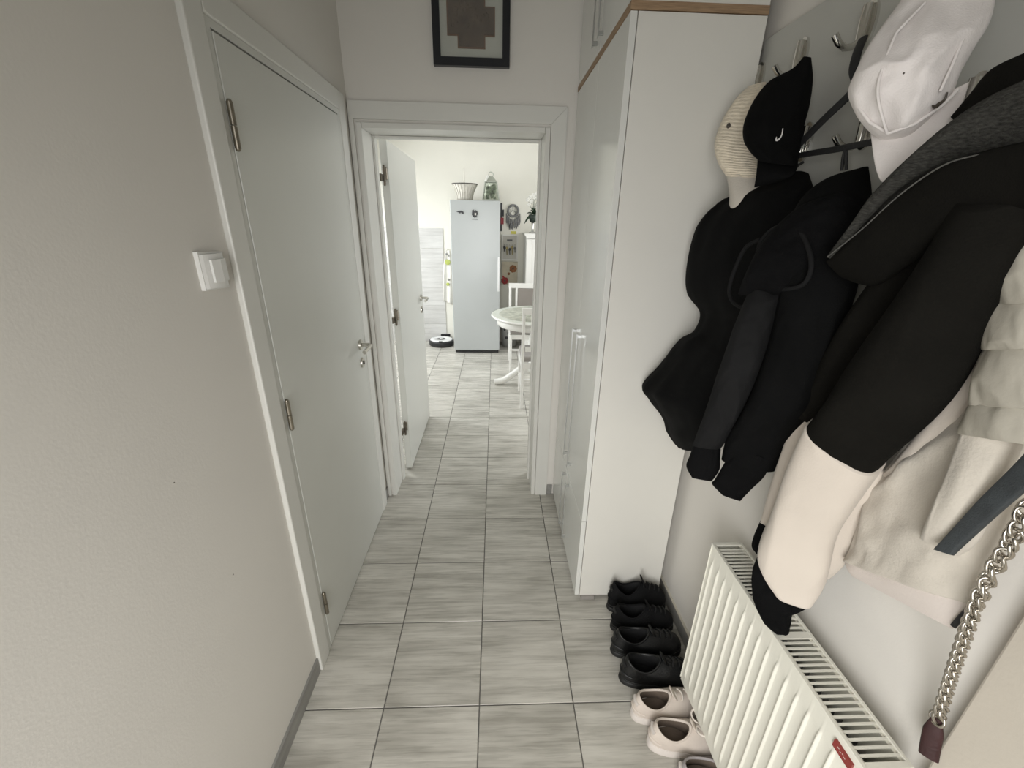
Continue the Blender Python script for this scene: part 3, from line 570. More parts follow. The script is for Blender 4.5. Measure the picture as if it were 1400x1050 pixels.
 'D_quilt1': [[[0.634,0.501,1.517],[0.614,0.441,1.529],0.019],[[0.634,0.5,1.505],[0.614,0.437,1.519],0.0225],[[0.634,0.497,1.488],[0.614,0.432,1.505],0.024],[[0.634,0.494,1.471],[0.614,0.427,1.49],0.0225],[[0.634,0.492,1.46],[0.614,0.423,1.481],0.019]],
 'D_quilt2': [[[0.638,0.495,1.459],[0.618,0.426,1.48],0.019],[[0.638,0.494,1.444],[0.618,0.421,1.467],0.0225],[[0.638,0.491,1.422],[0.618,0.414,1.448],0.024],[[0.638,0.488,1.4],[0.618,0.407,1.429],0.0225],[[0.638,0.485,1.385],[0.618,0.402,1.416],0.019]],
 'D_quilt3': [[[0.642,0.488,1.384],[0.622,0.405,1.415],0.019],[[0.642,0.488,1.375],[0.622,0.402,1.406],0.0225],[[0.642,0.487,1.362],[0.622,0.399,1.394],0.024],[[0.642,0.487,1.349],[0.622,0.395,1.381],0.0225],[[0.642,0.485,1.34],[0.622,0.393,1.373],0.019]],
 'D_zip': [[0.7,0.437,1.036],[0.695,0.43,1.07],[0.69,0.421,1.102],[0.69,0.418,1.12]],
 'strap': [[[0.63,0.451,1.173],[0.63,0.429,1.183],0.004],[[0.628,0.441,1.212],[0.628,0.42,1.218],0.005],[[0.62,0.423,1.279],[0.62,0.4,1.279],0.005],[[0.615,0.406,1.34],[0.615,0.383,1.331],0.005],[[0.61,0.392,1.394],[0.61,0.372,1.385],0.005]],
 'chain': [[0.66,0.405,1.281],[0.662,0.404,1.224],[0.666,0.408,1.164],[0.674,0.409,1.098],[0.698,0.416,1.012],[0.725,0.423,0.919],[0.745,0.425,0.837]],
 'tab': [[0.746,0.427,0.833],[0.748,0.424,0.804],[0.75,0.421,0.78],[0.753,0.416,0.748]],
 'W_crown': [[[0.6519,0.8047,1.9742],[0.7256,0.7493,1.9525],0.03],[[0.6321,0.8078,1.935],[0.724,0.737,1.9104],0.05],[[0.6053,0.802,1.8838],[0.7093,0.7191,1.8629],0.07],[[0.5865,0.7957,1.8328],[0.6928,0.7097,1.816],0.08],[[0.5817,0.7886,1.8028],[0.683,0.7062,1.7878],0.078],[[0.5903,0.7715,1.7708],[0.6666,0.7081,1.7637],0.065],[[0.602,0.7506,1.7447],[0.6469,0.7129,1.7413],0.04],[[0.617,0.7345,1.7303],[0.6329,0.7209,1.7305],0.012]],
 'W_brim': [[[0.6114,0.7662,1.7497],[0.6793,0.6939,1.799],0.006],[[0.6033,0.7399,1.7174],[0.6633,0.6774,1.7609],0.006],[[0.6029,0.7239,1.6916],[0.6454,0.6813,1.7226],0.006],[[0.6057,0.7132,1.674],[0.626,0.694,1.6869],0.005],[[0.6084,0.7087,1.6685],[0.6136,0.7042,1.6693],0.003]],
 'W_mark': [[0.565,0.602,1.763],[0.564,0.601,1.755],[0.563,0.603,1.749],[0.562,0.608,1.747],[0.562,0.612,1.749],[0.562,0.612,1.752]],
 'K_crown': [[[0.6971,1.1322,1.962],[0.7129,1.1238,1.9572],0.008],[[0.6801,1.1388,1.94],[0.7196,1.1174,1.9295],0.02],[[0.6475,1.1623,1.9212],[0.7262,1.1193,1.9051],0.04],[[0.6225,1.1677,1.8819],[0.7254,1.1112,1.8632],0.055],[[0.6061,1.1616,1.8346],[0.7162,1.0995,1.8227],0.06],[[0.6036,1.1458,1.7977],[0.709,1.0862,1.7833],0.055],[[0.6071,1.1151,1.7684],[0.6961,1.0639,1.7545],0.045],[[0.6125,1.0785,1.7439],[0.6814,1.0381,1.7303],0.03]],
 'K_brim': [[[0.6124,1.0845,1.7522],[0.6864,1.0418,1.7338],0.006],[[0.6055,1.0633,1.7132],[0.6685,1.0254,1.708],0.005],[[0.6108,1.0705,1.686],[0.6488,1.0472,1.6944],0.003]],
 'K_mark': [[0.603,0.993,1.793],[0.602,0.991,1.781],[0.601,0.997,1.774],[0.601,1.004,1.774],[0.601,1.006,1.778]],
 'H_crown': [[[0.6889,1.3336,1.9553],[0.7209,1.3149,1.9614],0.015],[[0.6575,1.3247,1.927],[0.7216,1.2904,1.929],0.03],[[0.6311,1.3233,1.8832],[0.7224,1.2773,1.8763],0.045],[[0.611,1.3099,1.8365],[0.7219,1.2549,1.8214],0.05],[[0.6019,1.2885,1.7976],[0.7209,1.229,1.7766],0.05],[[0.6051,1.2541,1.7561],[0.7128,1.1974,1.7453],0.042],[[0.616,1.2239,1.725],[0.7025,1.1769,1.7192],0.034]],
 'H_brim': [[[0.616,1.2294,1.7291],[0.7045,1.1815,1.7231],0.034],[[0.6191,1.2137,1.7031],[0.7014,1.1681,1.7014],0.036],[[0.6232,1.2009,1.6704],[0.6956,1.1602,1.6733],0.04],[[0.6261,1.1972,1.6379],[0.6909,1.1606,1.6454],0.042]],
 'H_button': [[0.615,1.261,1.846]],
 'S1': [[0.7,1.148,1.733],[0.7,1.093,1.769],[0.7,1.062,1.787],[0.7,1.007,1.819],[0.7,0.954,1.848],[0.7,0.935,1.876]],
 'S2': [[0.705,1.118,1.746],[0.705,1.077,1.755],[0.705,0.967,1.752],[0.705,0.867,1.751],[0.71,0.819,1.75]],
 'S3': [[0.715,0.98,1.946],[0.7,0.965,1.918],[0.695,0.956,1.888],[0.7,0.944,1.865]],
}
FACING = {"A_body":[-0.48,-0.85,0.21],"B_body":[-0.6,-0.78,0.17],"B_sleeve":[-0.51,-0.81,0.29],"B_cuff":[-0.45,-0.76,0.47],"B_cuff2":[-0.5,-0.72,0.49],"B_hood":[-0.58,-0.81,0.05],"C_back":[-0.69,-0.71,0.16],"C_back_cream":[-0.59,-0.67,0.45],"C_back_cuff":[-0.52,-0.63,0.58],"C_sleeve":[-0.61,-0.57,-0.55],"C_under":[-0.62,-0.61,0.5],"C_cream":[-0.66,-0.69,-0.31],"C_cuff":[-0.67,-0.71,-0.2],"C_cuff_tab":[-0.55,-0.54,0.64],"C_collar_black":[-0.7,-0.72,-0.0],"C_collar_grey":[-0.68,-0.73,-0.07],"C_nape":[-0.71,-0.68,-0.18],"D_body":[-0.74,-0.55,0.38],"D_hem":[-0.67,-0.5,0.55],"D_edge":[-0.74,-0.6,0.3],"D_sleeve":[-0.75,-0.53,0.4],"D_quilt0":[-0.79,-0.61,0.06],"D_quilt1":[-0.8,-0.59,0.13],"D_quilt2":[-0.79,-0.57,0.21],"D_quilt3":[-0.79,-0.55,0.28],"strap":[-0.77,-0.51,0.4],"W_crown":[-0.64,-0.74,-0.22],"W_brim":[-0.66,-0.74,-0.12],"K_crown":[-0.51,-0.84,-0.19],"K_brim":[-0.52,-0.85,-0.09],"H_crown":[-0.46,-0.87,-0.16],"H_brim":[-0.48,-0.87,-0.06]}
MARKS = {'W_eye': [(1.8, 0.6), (3.0, 0.44)], 'W_mark': [(3.85, 0.86), (4.2, 0.88), (4.4, 0.86), (4.55, 0.84), (4.45, 0.8)], 'W_seam1': [(1.2, 0.3), (1.95, 0.2), (2.85, 0.24), (4.3, 0.3), (5.85, 0.36)], 'W_seam2': [(1.2, 0.82), (2.1, 0.78), (2.9, 0.8), (3.8, 0.8)], 'W_band': [(4.4, 0.06), (5.3, 0.14), (6.0, 0.38), (5.45, 0.76), (4.6, 0.9), (3.75, 0.94)], 'K_mark': [(4.2, 0.66), (4.55, 0.66), (4.8, 0.62), (4.85, 0.58), (4.65, 0.58)], 'H_button': [(2.55, 0.2)]}

def cr_interp(a, b, c, d, t):
    return 0.5 * ((2 * b) + (-a + c) * t + (2 * a - 5 * b + 4 * c - d) * t * t + (-a + 3 * b - 3 * c + d) * t ** 3)
def ring_at(rows, s):
    n = len(rows); s = max(0.0, min(n - 1 - 1e-6, s)); i = int(s); t = s - i
    g = lambda k: rows[max(0, min(n - 1, k))]
    L = cr_interp(*[Vector(g(i + k)[0]) for k in (-1, 0, 1, 2)], t); R = cr_interp(*[Vector(g(i + k)[1]) for k in (-1, 0, 1, 2)], t)
    b = cr_interp(*[g(i + k)[2] for k in (-1, 0, 1, 2)], t)
    return L, R, max(b, 0.002)
def frame_at(rows, s, face):
    L, R, b = ring_at(rows, s); c = (L + R) / 2; a = (R - L) / 2
    d = Vector(face); d = d - a * (d.dot(a) / a.length_squared); d.normalize()
    return c, a, d, b
def surf(key, s, f, off=0.0):
    """point on the hall-facing side of a lofted cloth piece: ring s, fraction f across its width"""
    c, a, d, b = frame_at(GARMENT[key], s, FACING[key]); u = 2 * f - 1
    return c + a * u + d * (b * math.sqrt(max(0, 1 - abs(u) ** 2.4)) + off)
def fbm(p, f): return noise.noise(p * f) + 0.5 * noise.noise(p * f * 2.1 + Vector((3.1, 7.7, 1.3))) + 0.25 * noise.noise(p * f * 4.3)
def cloth(key, m, name, parent, per=14, n=64, crease=0.006, freq=16.0, long=0.35, seed=1, sq=2.4, open_end=False, ridge=None, dome=False):
    """loft of flattened rings; creases run mostly along the garment; open_end leaves a turned-in hem at the last ring"""
    rows = GARMENT[key]; face = FACING[key]; N = (len(rows) - 1) * per; vs = []; so = Vector((seed * 3.7, seed * 1.9, seed * 5.3))
    acc = 0.0; prev = None
    for j in range(N + 1):
        s = j / per; c, a, d, b = frame_at(rows, s, face)
        if prev is not None: acc += (c - prev).length
        prev = c.copy(); al = a.length
        for k in range(n):
            th = 2 * PI * k / n; cu, su = math.cos(th), math.sin(th)
            u = math.copysign(abs(cu) ** (2 / sq), cu); w = math.copysign(abs(su) ** (2 / sq), su)
            q = Vector((u * al, acc * long, (0.05 if w > 0 else -0.05) * abs(w))) + so
            disp = crease * (1.0 - 2.0 * abs(fbm(q, freq)) ** 0.8 + 0.3) * min(1, b / 0.02) * 0.7
            if ridge: disp += ridge[0] * math.sin(s * ridge[1] + 0.6 * math.sin(u * 9))
            rad = (a * cu + d * su).normalized() if not dome else d
            vs.append(c + a * u + d * (b * w) + d * disp * abs(w) ** 0.6 * (1 if w > 0 else -0.4) + a.normalized() * (crease * 0.5 * fbm(q + Vector((0, 0, 9)), freq * 0.7) * u))
    cap = []
    if open_end:                    # hem folded back inside the piece
        last = [Vector(v) for v in vs[-n:]]; c1 = sum(last, Vector()) / n
        c0, a0, d0, b0 = frame_at(rows, len(rows) - 1.15, face); ins = (c0 - c1)
        for kf, up in ((0.93, 0.02), (0.86, 0.18), (0.78, 0.9)): vs += [c1 + (v - c1) * kf + ins * up for v in last]
        N += 3
    fs = [(j * n + k, j * n + (k + 1) % n, (j + 1) * n + (k + 1) % n, (j + 1) * n + k) for j in range(N) for k in range(n)]
    c0, c1 = sum((Vector(v) for v in vs[:n]), Vector()) / n, sum((Vector(v) for v in vs[-n:]), Vector()) / n
    vs = [tuple(v) for v in vs] + [tuple(c0), tuple(c1)]; e = len(vs)
    fs += [(e - 2, (k + 1) % n, k) for k in range(n)] + [(e - 1, N * n + k, N * n + (k + 1) % n) for k in range(n)]
    return MB().add(vs, fs, True).build(name, m, parent)
def seam(key, pts, r, m, name, parent, off=0.0, sub=6, n=8):
    P = []
    for i in range(len(pts) - 1):
        for t in range(sub):
            q = t / sub; P.append(surf(key, pts[i][0] * (1 - q) + pts[i + 1][0] * q, pts[i][1] * (1 - q) + pts[i + 1][1] * q, off))
    P.append(surf(key, *pts[-1], off))
    return MB().tube(P, r, n).build(name, m, parent)
def spline(pts, sub=6):
    P = [Vector(p) for p in pts]; out = []
    for i in range(len(P) - 1):
        g = lambda k: P[max(0, min(len(P) - 1, k))]
        for t in range(sub): out.append(cr_interp(g(i - 1), g(i), g(i + 1), g(i + 2), t / sub))
    out.append(P[-1]); return out

# ================================================================ COATS
ja = thing('jacket', GARMENT['A_body'][0][0], 'black puffed jacket hanging nearest the wardrobe, flared at its hem', 'jacket', 'coats on the rack')
cloth('A_body', 'black_cloth', 'body', ja, crease=0.009, freq=11, seed=3, open_end=True)
MB().tube(spline([(0.735, 1.10, 1.745), (0.722, 1.10, 1.735), (0.716, 1.10, 1.715), (0.715, 1.10, 1.700)]), 0.003, 8).build('hanging_loop', 'strap_black', ja)

jb = thing('hooded_jacket', GARMENT['B_body'][0][0], 'black hooded jacket with charcoal sleeve hanging beside the flared jacket', 'jacket', 'coats on the rack')
cloth('B_body', 'black_cloth', 'body', jb, crease=0.007, freq=13, seed=5, open_end=True)
cloth('B_hood', 'black_knit', 'hood', jb, crease=0.012, freq=14, seed=8, long=0.8)
MB().tube(spline(GARMENT['B_rim'], 5), 0.0045, 8).build('hood_rim', 'charcoal_cloth', jb)
sl = cloth('B_sleeve', 'charcoal_cloth', 'sleeve', jb, crease=0.007, freq=17, seed=2, long=0.6)
cloth('B_cuff', 'black_knit', 'cuff', sl, crease=0.003, freq=60, seed=4, long=0.1, open_end=True)
cloth('B_cuff2', 'black_knit', 'cuff', jb, crease=0.003, freq=60, seed=6, long=0.1, open_end=True)
for dy in (-0.006, 0.006): MB().tube(spline([(0.705, 0.935, 1.752), (0.708, 0.935 + dy * 0.6, 1.735), (0.712, 0.932 + dy, 1.71)]), 0.003, 8).build('hanging_loop', 'strap_black', jb)

jc = thing('coat', (0.60, 0.6, 1.6), 'black coat with heather grey shawl collar and cream lower sleeves', 'coat', 'coats on the rack')
cloth('C_back', 'coat_black', 'body', jc, crease=0.006, freq=12, seed=4, open_end=True)
sb = cloth('C_back_cream', 'cream_cloth', 'far_sleeve', jc, crease=0.004, freq=12, seed=4, open_end=True)
cloth('C_back_cuff', 'black_knit', 'cuff', sb, crease=0.004, freq=60, seed=4, long=0.1)
s1 = cloth('C_sleeve', 'coat_black', 'sleeve', jc, crease=0.006, freq=9, seed=9, sq=2.8, open_end=True)
s2 = cloth('C_cream', 'cream_cloth', 'lower_sleeve', jc, crease=0.005, freq=8, seed=9, sq=3.0, open_end=True)
cloth('C_under', 'cream_cloth', 'sleeve_underside', jc, crease=0.004, freq=10, seed=14, open_end=True)
cf = cloth('C_cuff', 'black_knit', 'cuff', s2, crease=0.007, freq=34, seed=3, long=0.25)
cloth('C_cuff_tab', 'black_knit', 'cuff_tab', s2, crease=0.002, freq=34, seed=5)
cloth('C_collar_black', 'coat_black', 'lapel', jc, crease=0.004, freq=10, seed=3)
cl = cloth('C_collar_grey', 'heather_grey', 'collar', jc, crease=0.010, freq=22, long=0.2, seed=6)
MB().tube(spline(GARMENT['C_piping'], 6), 0.0011, 8).build('piping', 'piping_grey', cl)
cloth('C_nape', 'coat_black', 'collar_back', jc, crease=0.003, freq=12, seed=6)

jd = thing('fleece_jacket', (0.70, 0.52, 1.0), 'cream fleece jacket with taupe quilted top behind the cream coat sleeve', 'jacket', 'coats on the rack')
cloth('D_body', 'cream_fleece', 'body', jd, crease=0.014, freq=11, long=0.5, seed=12)
cloth('D_hem', 'hem_pink', 'hem_band', jd, crease=0.004, freq=8, seed=12, open_end=True)
cloth('D_edge', 'cream_cloth', 'front_edge', jd, crease=0.003, freq=14, seed=2)
cloth('D_sleeve', 'cream_fleece', 'sleeve', jd, crease=0.010, freq=15, seed=7, long=0.25)
for i in range(4): cloth('D_quilt%d' % i, 'taupe_quilt', 'quilted_band', jd, crease=0.005, freq=18, long=0.5, seed=20 + i, per=8)
MB().tube(spline(GARMENT['D_zip'], 5), 0.0036, 8, flat=((-0.7, -0.4, 0.3), 0.35)).build('zip', 'strap_black', jd)

st = cloth('strap', 'strap_slate', 'belt', None, n=24, sq=4.0, crease=0.001)
tag(st, 'dark slate fabric belt hanging diagonally over the cream fleece jacket', 'belt')

# bag chain with leather tab
ch = thing('bag_chain', GARMENT['chain'][0], 'silver curb chain with burgundy leather tab hanging by the wall corner', 'chain')
path = spline(GARMENT['chain'], 24)
lens = [0.0]
for i in range(len(path) - 1): lens.append(lens[-1] + (path[i + 1] - path[i]).length)
def on_path(d):
    for i in range(len(path) - 1):
        if lens[i + 1] >= d:
            t = (d - lens[i]) / max(1e-9, lens[i + 1] - lens[i]); return path[i].lerp(path[i + 1], t), (path[i + 1] - path[i]).normalized()
    return path[-1], (path[-1] - path[-2]).normalized()
ov = []
for k in range(20):
    t = 2 * PI * k / 20; ov.append((0.0025 * math.sin(2 * t), 0.0078 * math.cos(t), 0.0112 * math.sin(t)))
lk = MB().tube(ov, 0.0026, 8, closed=True).mesh('link', 'chain_metal')
d = 0.0; k = 0
while d < lens[-1]:
    p, t = on_path(d); o = bpy.data.objects.new('link', lk); COL.objects.link(o)
    q = Vector((0, 0, 1)).rotation_difference(t); o.rotation_mode = 'QUATERNION'
    from mathutils import Quaternion
    o.rotation_quaternion = q @ Quaternion((0, 0, 1), math.radians(40 if k % 2 else 115)); o.location = p; attach(o, ch)
    d += 0.0108; k += 1
tp = [Vector(p) for p in GARMENT['tab']]
ring = MB(); c0 = tp[0]; ring.tube([c0 + Vector((0.002 * math.sin(2 * PI * k / 18), 0.011 * math.cos(2 * PI * k / 18), 0.011 * math.sin(2 * PI * k / 18))) for k in range(18)], 0.0022, 8, closed=True); ring.build('ring', 'chain_metal', ch)
MB().tube(spline(tp, 5), [0.006 + 0.007 * min(1, i / 5) for i in range(16)], 12, flat=((-0.8, -0.5, 0.2), 0.3)).build('leather_tab', 'burgundy_leather', ch)

# ================================================================ HATS
wc = thing('white_cap', GARMENT['W_crown'][0][0], 'white cotton baseball cap with small swoosh mark hanging at top right', 'cap', 'hats on the rack')
cloth('W_crown', 'white_cotton', 'crown', wc, crease=0.024, freq=11, long=0.7, seed=31, n=96, per=20, sq=2.2)
cloth('W_brim', 'white_cotton', 'brim', wc, n=48, sq=3, crease=0.001)
seam('W_crown', MARKS['W_seam1'], 0.0020, 'white_cotton', 'seam', wc, off=0.010)
seam('W_crown', MARKS['W_seam2'], 0.0020, 'white_cotton', 'seam', wc, off=0.008)
seam('W_crown', MARKS['W_band'], 0.0024, 'white_cotton', 'seam', wc, off=0.003)
for s_, f_ in MARKS['W_eye']:
    p = surf('W_crown', s_, f_, 0.003); e = MB().ball(p, 0.0042, 10, 8).build('eyelet', 'white_cotton', wc); MB().ball(p + Vector(FACING['W_crown']) * 0.0034, 0.0016, 8, 6).build('eyelet_hole', 'button_dark', e)
sw_r = [0.0012, 0.0013, 0.0014, 0.0015, 0.0015, 0.0017, 0.0019, 0.0021, 0.0023, 0.0025, 0.0026, 0.0026, 0.0024, 0.0020, 0.0015, 0.0010, 0.0006]
def check(key, pts, k, m, parent, lift_=0.004):
    P = [surf(key, s_, f_, lift_) for s_, f_ in pts]
    return MB().tube(spline(P, 4), [r * k for r in sw_r], 8, flat=(FACING[key], 0.5)).build('swoosh_mark', m, parent)
check('W_crown', MARKS['W_mark'], 1.0, 'button_dark', wc, 0.009)

bc = thing('black_cap', GARMENT['K_crown'][0][0], 'black baseball cap with thin white swoosh hanging over the cream crochet hat', 'cap', 'hats on the rack')
cloth('K_crown', 'black_cloth', 'crown', bc, crease=0.006, freq=16, seed=15, n=64)
cloth('K_brim', 'black_cloth', 'brim', bc, n=40, sq=3, crease=0.001)
check('K_crown', MARKS['K_mark'], 0.8, 'print_white', bc)

hat = thing('crochet_hat', GARMENT['H_crown'][0][0], 'cream crochet bucket hat with dark button partly behind the black cap', 'hat', 'hats on the rack')
cloth('H_crown', 'crochet', 'crown', hat, crease=0.006, freq=14, seed=17, n=64, per=60, ridge=(0.0009, 34))
cloth('H_brim', 'cream_fleece', 'brim', hat, crease=0.004, freq=14, seed=18, n=48, open_end=True)
p = surf('H_crown', *MARKS['H_button'][0], 0.003); MB().ball(p, (0.005, 0.0065, 0.0075), 14, 8).build('button', 'button_dark', hat)

ss = thing('shoulder_strap', GARMENT['S1'][0], 'thin black shoulder strap looped over hooks behind the white cap', 'strap')
MB().tube(spline(GARMENT['S1'], 6), 0.0085, 10, flat=((-0.9, -0.4, 0.0), 0.25)).build('webbing', 'strap_black', ss)
MB().tube(spline(GARMENT['S2'], 6), 0.0065, 10, flat=((-0.9, -0.4, 0.0), 0.3)).build('webbing', 'strap_black', ss)
MB().tube(spline(GARMENT['S3'], 6), 0.009, 12, flat=((-0.9, -0.4, 0.0), 0.4)).build('strap_pad', 'strap_black', ss)

# ================================================================ SHOES
def shoe(name, label, heel, ang, length, width, height, mu, ms, ml, mlace, group, tall=0.0, laces=4, bow=False, sole_h=0.024):
    """heel = point on the floor under the middle of the heel end; toe points to +x turned by ang"""
    rt = thing(name, (heel[0], heel[1], 0), label, 'shoe', group)
    Lh, W, H = length, width, height
    def foot(t, k=1.0, grow=0.0):
        # outline: t in 0..1 around, 0 = toe tip
        a = 2 * PI * t; cx, cy = math.cos(a), math.sin(a)
        x = Lh * (0.5 + 0.5 * math.copysign(abs(cx) ** 0.85, cx))
        wid = W * (0.5 - 0.09 * math.cos((x / Lh) * PI * 1.0 + 0.25) - 0.06 * math.exp(-((x / Lh - 0.42) / 0.16) ** 2) - 0.02)
        y = wid * math.copysign(abs(cy) ** 0.75, cy)
        return Vector((Lh / 2 + (x - Lh / 2) * k + grow * cx, y * k + grow * cy, 0))
    n = 56
    def T(v): c, s = math.cos(ang), math.sin(ang); return Vector((heel[0] + v.x * c - v.y * s, heel[1] + v.x * s + v.y * c, v.z))
    def stack(rings, cap_last=False, cap_first=False):
        vs = [T(p) for r in rings for p in r]; m = MB()
        fs = [(j * n + k, j * n + (k + 1) % n, (j + 1) * n + (k + 1) % n, (j + 1) * n + k) for j in range(len(rings) - 1) for k in range(n)]
        m.add(vs, fs, True)
        if cap_first: m.add(vs[:n], [tuple(range(n - 1, -1, -1))])
        if cap_last: m.add(vs[-n:], [tuple(range(n))])
        return m
    lift = lambda p: 0.010 * max(0, (p.x / Lh - 0.72) / 0.28) ** 2      # toe spring
    rings = []
    for z, k, g in ((0.0, 0.97, 0), (0.004, 1.0, 0.001), (0.010, 1.0, 0.004), (0.014, 1.0, 0.002), (sole_h - 0.004, 1.0, 0.003), (sole_h, 0.985, 0.0)):
        r = []
        for i in range(n):
            p = foot(i / n, k, g); p.z = z + lift(p); r.append(p)
        rings.append(r)
    sole = stack(rings, True, True).build('sole', ms, rt)
    # upper: from the sole's edge up to the collar opening in the rear half
    def collar(t):
        a = 2 * PI * t; cx, cy = math.cos(a), math.sin(a)
        x = Lh * (0.285 + 0.235 * cx); y = W * 0.385 * cy * (1 - 0.10 * cx)
        z = H * (0.80 + 0.16 * max(0, -cx) ** 1.5 + 0.14 * max(0, cx) ** 2) - H * 0.10 * abs(cy) + tall * (0.4 + 0.6 * abs(cx))
        return Vector((x, y, z))
    def up_pt(i, s):
        b = foot(i / n, 0.985); b.z = sole_h - 0.004 + lift(b); c = collar(i / n)
        front = max(0.0, math.cos(2 * PI * i / n)); fr = front ** 0.7
        fx = (1 - fr) * (s ** 2.4) + fr * (1 - math.cos(s * PI / 2)) ** 1.15
        fz = (1 - fr) * (s ** 0.95) + fr * (0.62 * math.sin(s * PI / 2) ** 0.6 + 0.38 * s ** 1.3)
        p = b.lerp(c, fx); p.z = b.z + (c.z - b.z) * fz
        o = Vector((b.x - Lh * 0.45, b.y, 0))
        if o.length > 0: p += o.normalized() * 0.004 * math.sin(s * PI)
        return p
    S = 18
    rings = [[up_pt(i, j / S) for i in range(n)] for j in range(S + 1)]
    up = stack(rings).build('upper', mu, rt)
    # padded collar and lining going down to the insole
    rings = []
    for k, dz in ((1.0, 0.0), (1.0, 0.004), (0.96, 0.008), (0.90, 0.007), (0.85, 0.0), (0.85, -0.014), (0.90, -0.035), (1.0, -H * 0.62)):
        r = []
        for i in range(n):
            c = collar(i / n); q = Vector((Lh * 0.285 + (c.x - Lh * 0.285) * k, c.y * k, c.z + dz)); q.z = max(q.z, sole_h + 0.004); r.append(q)
        rings.append(r)
    stack(rings[:5]).build('collar', mu, rt)
    stack(rings[4:], True).build('lining', ml, rt)
    # tongue standing in the throat
    tp_ = collar(0.0); tg = []
    for q in range(7):
        u = q / 6; tg.append(T(Vector((tp_.x + Lh * (0.085 - 0.10 * u), 0, tp_.z - 0.016 + (0.036 + tall * 0.8) * u))))
    MB().tube(tg, [W * 0.17, W * 0.20, W * 0.22, W * 0.23, W * 0.23, W * 0.21, W * 0.12], 16, flat=((0.5, 0, 1), 0.20)).build('tongue', mu, rt)
    # stitched overlays: heel counter and foxing line round the upper
    MB().tube([T(up_pt(int(n * (0.5 + 0.13 * q)) % n, 0.42) + Vector((0, 0, 0.0))) for q in (-1, -0.75, -0.5, -0.25, 0, 0.25, 0.5, 0.75, 1)], 0.0045, 8).build('heel_counter', mu, rt)
    MB().tube([T(up_pt(int(n * (0.5 + 0.07 * q)) % n, 0.80) + Vector((-0.001, 0, 0))) for q in (-1, 0, 1)], 0.0065, 8).build('heel_tab', ms, rt)
    MB().tube([T(up_pt(i, 0.12)) for i in range(n)], 0.0022, 6, closed=True).build('welt', ms, rt)
    # laces across the instep
    for k in range(laces):
        s = 0.93 - 0.34 * k / max(1, laces - 1); w_ = 4 - (k > 1)
        pts = [T(up_pt(i % n, s) + Vector((0, 0, 0.0035))) for i in range(-w_, w_ + 1)]
        MB().tube(pts, 0.0032, 8).build('lace', mlace, rt)
    if bow:
        b0 = up_pt(0, 0.93) + Vector((0, 0, 0.008))
        for sgn in (-1, 1):
            lp = [T(b0 + Vector((0.018 * math.sin(a) + 0.008, sgn * (0.003 + 0.036 * (1 - math.cos(a)) / 2), 0.004 + 0.010 * math.sin(a / 2)))) for a in [2 * PI * q / 16 for q in range(17)]]
            MB().tube(lp, 0.0028, 8).build('lace', mlace, rt)
            MB().tube([T(b0), T(b0 + Vector((0.014, sgn * 0.018, 0.001))), T(b0 + Vector((0.032, sgn * 0.030, -0.014))), T(b0 + Vector((0.044, sgn * 0.036, -0.030)))], 0.0025, 8).build('lace', mlace, rt)
    return rt
G1 = 'black sneakers by the wardrobe'; G2 = 'pale sneakers under the radiator'
shoe('sneaker', 'black high sneaker touching the wardrobe side, farthest of the shoes', (0.503, 1.362), math.radians(1), 0.255, 0.088, 0.132, 'shoe_black_mesh', 'sole_black', 'shoe_dark_lining', 'lace_black', G1, tall=0.022)
shoe('sneaker', 'black high sneaker second from the wardrobe, overlapping the farthest one', (0.494, 1.264), math.radians(0), 0.258, 0.088, 0.124, 'shoe_black_mesh', 'sole_black', 'shoe_dark_lining', 'lace_black', G1, tall=0.008)
shoe('sneaker', 'black leather sneaker third from the wardrobe with wide open collar', (0.468, 1.160), math.radians(1), 0.275, 0.098, 0.118, 'shoe_black', 'sole_black', 'shoe_dark_lining', 'lace_black', G1)
shoe('sneaker', 'black leather sneaker next to the pale pair, its toe behind the radiator', (0.472, 1.052), math.radians(-1), 0.275, 0.100, 0.118, 'shoe_black', 'sole_black', 'shoe_dark_lining', 'lace_black', G1)
shoe('pale_sneaker', 'pale pinkish sneaker beside the black shoes, without a bow', (0.478, 0.924), math.radians(5), 0.25, 0.094, 0.104, 'shoe_pale', 'shoe_pale_sole', 'shoe_pale_lining', 'lace_pale', G2, sole_h=0.03)
shoe('pale_sneaker', 'pale pinkish sneaker with a tied lace bow, under the radiator front', (0.506, 0.840), math.radians(-2), 0.25, 0.094, 0.104, 'shoe_pale', 'shoe_pale_sole', 'shoe_pale_lining', 'lace_pale', G2, bow=True, sole_h=0.03)
shoe('grey_shoe', 'grey shoe with white edging at the bottom edge beneath the radiator', (0.560, 0.738), math.radians(0), 0.24, 0.086, 0.085, 'shoe_grey', 'shoe_pale_sole', 'shoe_pale_lining', 'lace_pale', None)

# ================================================================ KITCHEN
fr = thing('refrigerator', (-0.23, 5.5, 0), 'tall white refrigerator against the far kitchen wall', 'refrigerator')
FX0, FX1, FY0, FY1, FZ = -0.522, 0.055, 5.215, 5.79, 1.822
B(FX0, FX1, FY0 + 0.065, FY1, 0.03, FZ, ch=0.004).build('cabinet', 'fridge_white', fr)
dr = B(FX0, FX1, FY0, FY0 + 0.058, 0.045, FZ - 0.004, ch=0.006).build('door', 'fridge_white', fr)
B(FX1 - 0.026, FX1 - 0.006, FY0 - 0.034, FY0 - 0.014, 0.80, 1.20, ch=0.004).build('handle', 'robot_white', dr)
for z in (0.83, 1.17): B(FX1 - 0.022, FX1 - 0.010, FY0 - 0.014, FY0 + 0.001, z - 0.012, z + 0.012).build('handle_mount', 'robot_white', dr)
B(FX0 + 0.01, FX1 - 0.01, FY0 + 0.04, FY0 + 0.10, 0.0, 0.044).build('plinth', 'robot_black', fr)
